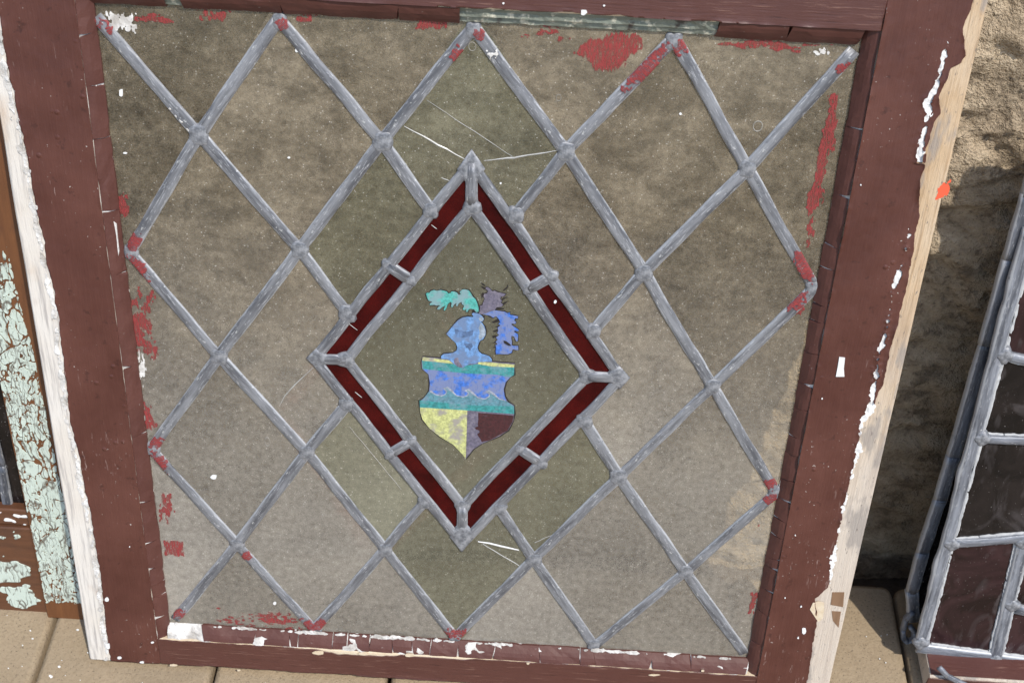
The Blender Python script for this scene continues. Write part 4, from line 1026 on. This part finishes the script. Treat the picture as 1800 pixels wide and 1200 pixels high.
h3e, h2e, h1e = (extend(*h, XE) for h in (h3, h2, h1))
v0 = Q(1748, 1155); v1 = Q(1798, 950)
prism('dark_pane', [v0, tuple(b1), h3e, v1], 0.0002, 0.003, 'maroon_glass', pan)
prism('dark_pane', [h3[0], h3e, h2e, h2[0]], 0.0, 0.003, 'black_glass', pan)
prism('dark_pane', [h2[0], h2e, h1e, h1[0]], 0.0, 0.003, 'black_glass', pan)
prism('dark_pane', [h1[0], h1e, tuple(topr), tuple(top)], 0.0, 0.003, 'maroon_glass', pan)
came('lead_came', a0, tuple(top), 0.0142, 0.0050, 'bright_lead', pan, y0=0.0005, ext=0.004, wob=0.0009)
came('lead_came', b0, tuple(b1), 0.0145, 0.0050, 'bright_lead', pan, y0=0.0004, ext=0.004)
came('lead_came', tuple(b1), tuple(topr), 0.0155, 0.0060, 'bright_lead', pan)
came('lead_came', tuple(top), tuple(topr), 0.0155, 0.0060, 'bright_lead', pan)
for p, q, wd in ((h3[0], h3e, .0105), (h2[0], h2e, .0100), (h1[0], h1e, .0105), (v0, v1, .0150), (Q(1786, 1067), extend(Q(1786, 1067), Q(1800, 1070), XE), .012)):
    came('lead_came', p, q, wd, 0.0050, 'bright_lead', pan, y0=0.0002)
for p in (h3[0], h2[0], h1[0], a0, v0, v1, Q(1778, 1060)): solder(p, 0.0085, 0.0056, pan, lobes=(0, R(90), R(180), R(270)))
# old cement squeezed out along the leads
def crumbs(p, q, off, n, seed):
    p = Vector(p); q = Vector(q); d = (q - p).normalized(); nrm = Vector((-d.y, d.x)); L = (q - p).length
    f = lambda X, Z: (0.0011 + 0.0010 * fbm(X * 140 + seed, Z * 0 + 2, 3) - np.abs(Z))
    o = sheet('cement_line', 0, L, -0.004, 0.004, 0.0012, f, lambda a, b, c: -0.0016 - 0.0008 * fbm(a * 300, b * 300, 2), 0.002, 'cement', pan, split=8)
    for o in o or []: o.location = (p.x + nrm.x * off, 0, p.y + nrm.y * off); o.rotation_euler = (0, -math.atan2(d.y, d.x), 0)
crumbs(a0, tuple(top), -0.0079, 0, 1); crumbs(b0, v0, 0.0079, 0, 2); crumbs(h3[0], h3e, -0.0054, 0, 3); crumbs(h3[0], h3e, 0.0054, 0, 4); crumbs(h2[0], h2e, 0.0052, 0, 5); crumbs(v0, v1, 0.0075, 0, 6); crumbs(v0, v1, -0.0075, 0, 7); crumbs(v0, tuple(b1), 0.0081, 0, 8); crumbs(h1[0], h1e, -0.0054, 0, 9)

# the panel behind it
RP = Plane((0.51, 0.10, 0.0), R(11.5))
pan2 = empty('leadlight', RP.loc, (-RP.lean, 0, 0))
tag(pan2, 'dark lead panel mostly hidden behind the front lead panel, with a curled lead end', 'leadlight', 'unframed leadlights leaning at the right')
r_pts = [RP.at(*q) for q in ((1606, 1085), (1602, 1035), (1621, 968), (1652, 875), (1674, 800), (1732, 600), (1775, 450), (1806, 340))]
dd = (Vector(r_pts[-1]) - Vector(r_pts[-2])).normalized()
r_pts.append(tuple(Vector(r_pts[-1]) + dd * 0.06))
for i in range(len(r_pts) - 1): came('lead_edge', r_pts[i], r_pts[i + 1], 0.0145, 0.0065, 'dark_lead', pan2, ext=0.0015)
prism('dark_pane', [(r_pts[2][0] + .002, r_pts[2][1]), (r_pts[-1][0], r_pts[-1][1]), (r_pts[-1][0] + 0.36, r_pts[-1][1]), (r_pts[2][0] + 0.40, r_pts[2][1])], 0.001, 0.004, 'black_glass', pan2)
prism('dark_pane', [(r_pts[0][0] + .002, r_pts[0][1]), (r_pts[1][0] + .002, r_pts[1][1]), (r_pts[2][0] + .002, r_pts[2][1]), (r_pts[2][0] + 0.40, r_pts[2][1]), (r_pts[0][0] + 0.38, r_pts[0][1])], 0.001, 0.004, 'black_glass', pan2)
for py in (480, 705, 880, 1035): 
    p = RP.at(1620 + (1085 - py) * 0.29, py); came('lead_came', p, (p[0] + 0.3, p[1]), 0.009, 0.0045, 'dark_lead', pan2)
cu = [RP.at(*q, -0.006) for q in ((1603, 1075), (1593, 1085), (1587, 1105), (1588, 1120), (1596, 1128), (1606, 1122), (1607, 1108), (1600, 1100))]
for i in range(len(cu) - 1): came('curled_lead', cu[i], cu[i + 1], 0.0058, 0.0065, 'bright_lead', pan2, y0=-0.004, ext=0.0012, wob=0)

for a_, b_ in ((Q(1651, 1172, -0.034), Q(1664, 1186, -0.034)), (Q(1664, 1186, -0.034), Q(1706, 1206, -0.034))): came('loose_lead_strip', a_, b_, 0.006, 0.003, 'bright_lead', pan, y0=-0.034, ext=0.001, wob=0)
# painted batten that the front panel stands on
bp = PP.loc
bat = empty('wooden_batten', (0.515, 0.030, 0.0))
tag(bat, 'chipped brown painted batten on the paving under the front lead panel', 'batten')
bw = beam('batten_body', 0.002, 0.46, 0.0, 0.05, 0.004, 0.030, 'tan_wood', bat, bev=0.003)
sheet('paint_coat', 0.0, 0.46, 0.004, 0.031, 0.0014, lambda X, Z: np.minimum(0.0293 - Z, Z - 0.0065 - 0.010 * np.clip(1 - X / 0.045, 0, 1) - 0.002 * fbm(X * 90, Z * 20, 3)), lambda a, b, c: relief(a, b, c, -0.0010, 0.001), 0.001, 'brown_paint_rail', bat)
mk('paint_coat', [(0.003, 0.003, 0.0311), (0.46, 0.003, 0.0311), (0.46, 0.05, 0.0311), (0.003, 0.05, 0.0311)], [(0, 1, 2, 3)], 'brown_paint_rail', bat)

# ================================================================== loose flakes on the paving
V = []; Fk = []
rs = random.Random(5)
def chip(x, y, r):
    n = rs.randint(4, 6); b = len(V); a0 = rs.uniform(0, 6); tl = rs.uniform(-.4, .4)
    for lvl in (0, 1):
        for i in range(n):
            a = a0 + 6.283 * i / n; q = r * rs.uniform(.6, 1.2) if lvl == 0 else 1
            if lvl == 0: V.append((x + q * math.cos(a), y + q * math.sin(a) * .8, 0.0016 + q * math.cos(a) * tl * .4 + r * .2))
            else: v = V[b + i]; V.append((v[0], v[1], v[2] - 0.0009))
    Fk.append([b + i for i in range(n)]); Fk.append([b + n + i for i in range(n)][::-1])
    for i in range(n): Fk.append([b + i, b + n + i, b + n + (i + 1) % n, b + (i + 1) % n])
for i in range(26): chip(rs.uniform(-0.60, -0.40), rs.uniform(-0.06, 0.055), rs.choice((.0005, .0006, .0008, .0011, .0018)))
for i in range(10): chip(rs.uniform(0.41, 0.50), rs.uniform(-0.02, 0.12), rs.choice((.0006, .0008, .001)))
for i in range(10): chip(rs.uniform(-0.40, 0.1), rs.uniform(-0.05, -0.004), rs.choice((.0005, .0007, .001)))
fl = mk('paint_flakes', V, Fk, 'white_flake')
tag(fl, 'scatter of tiny white paint flakes on the paving', 'paint flakes', kind='stuff')
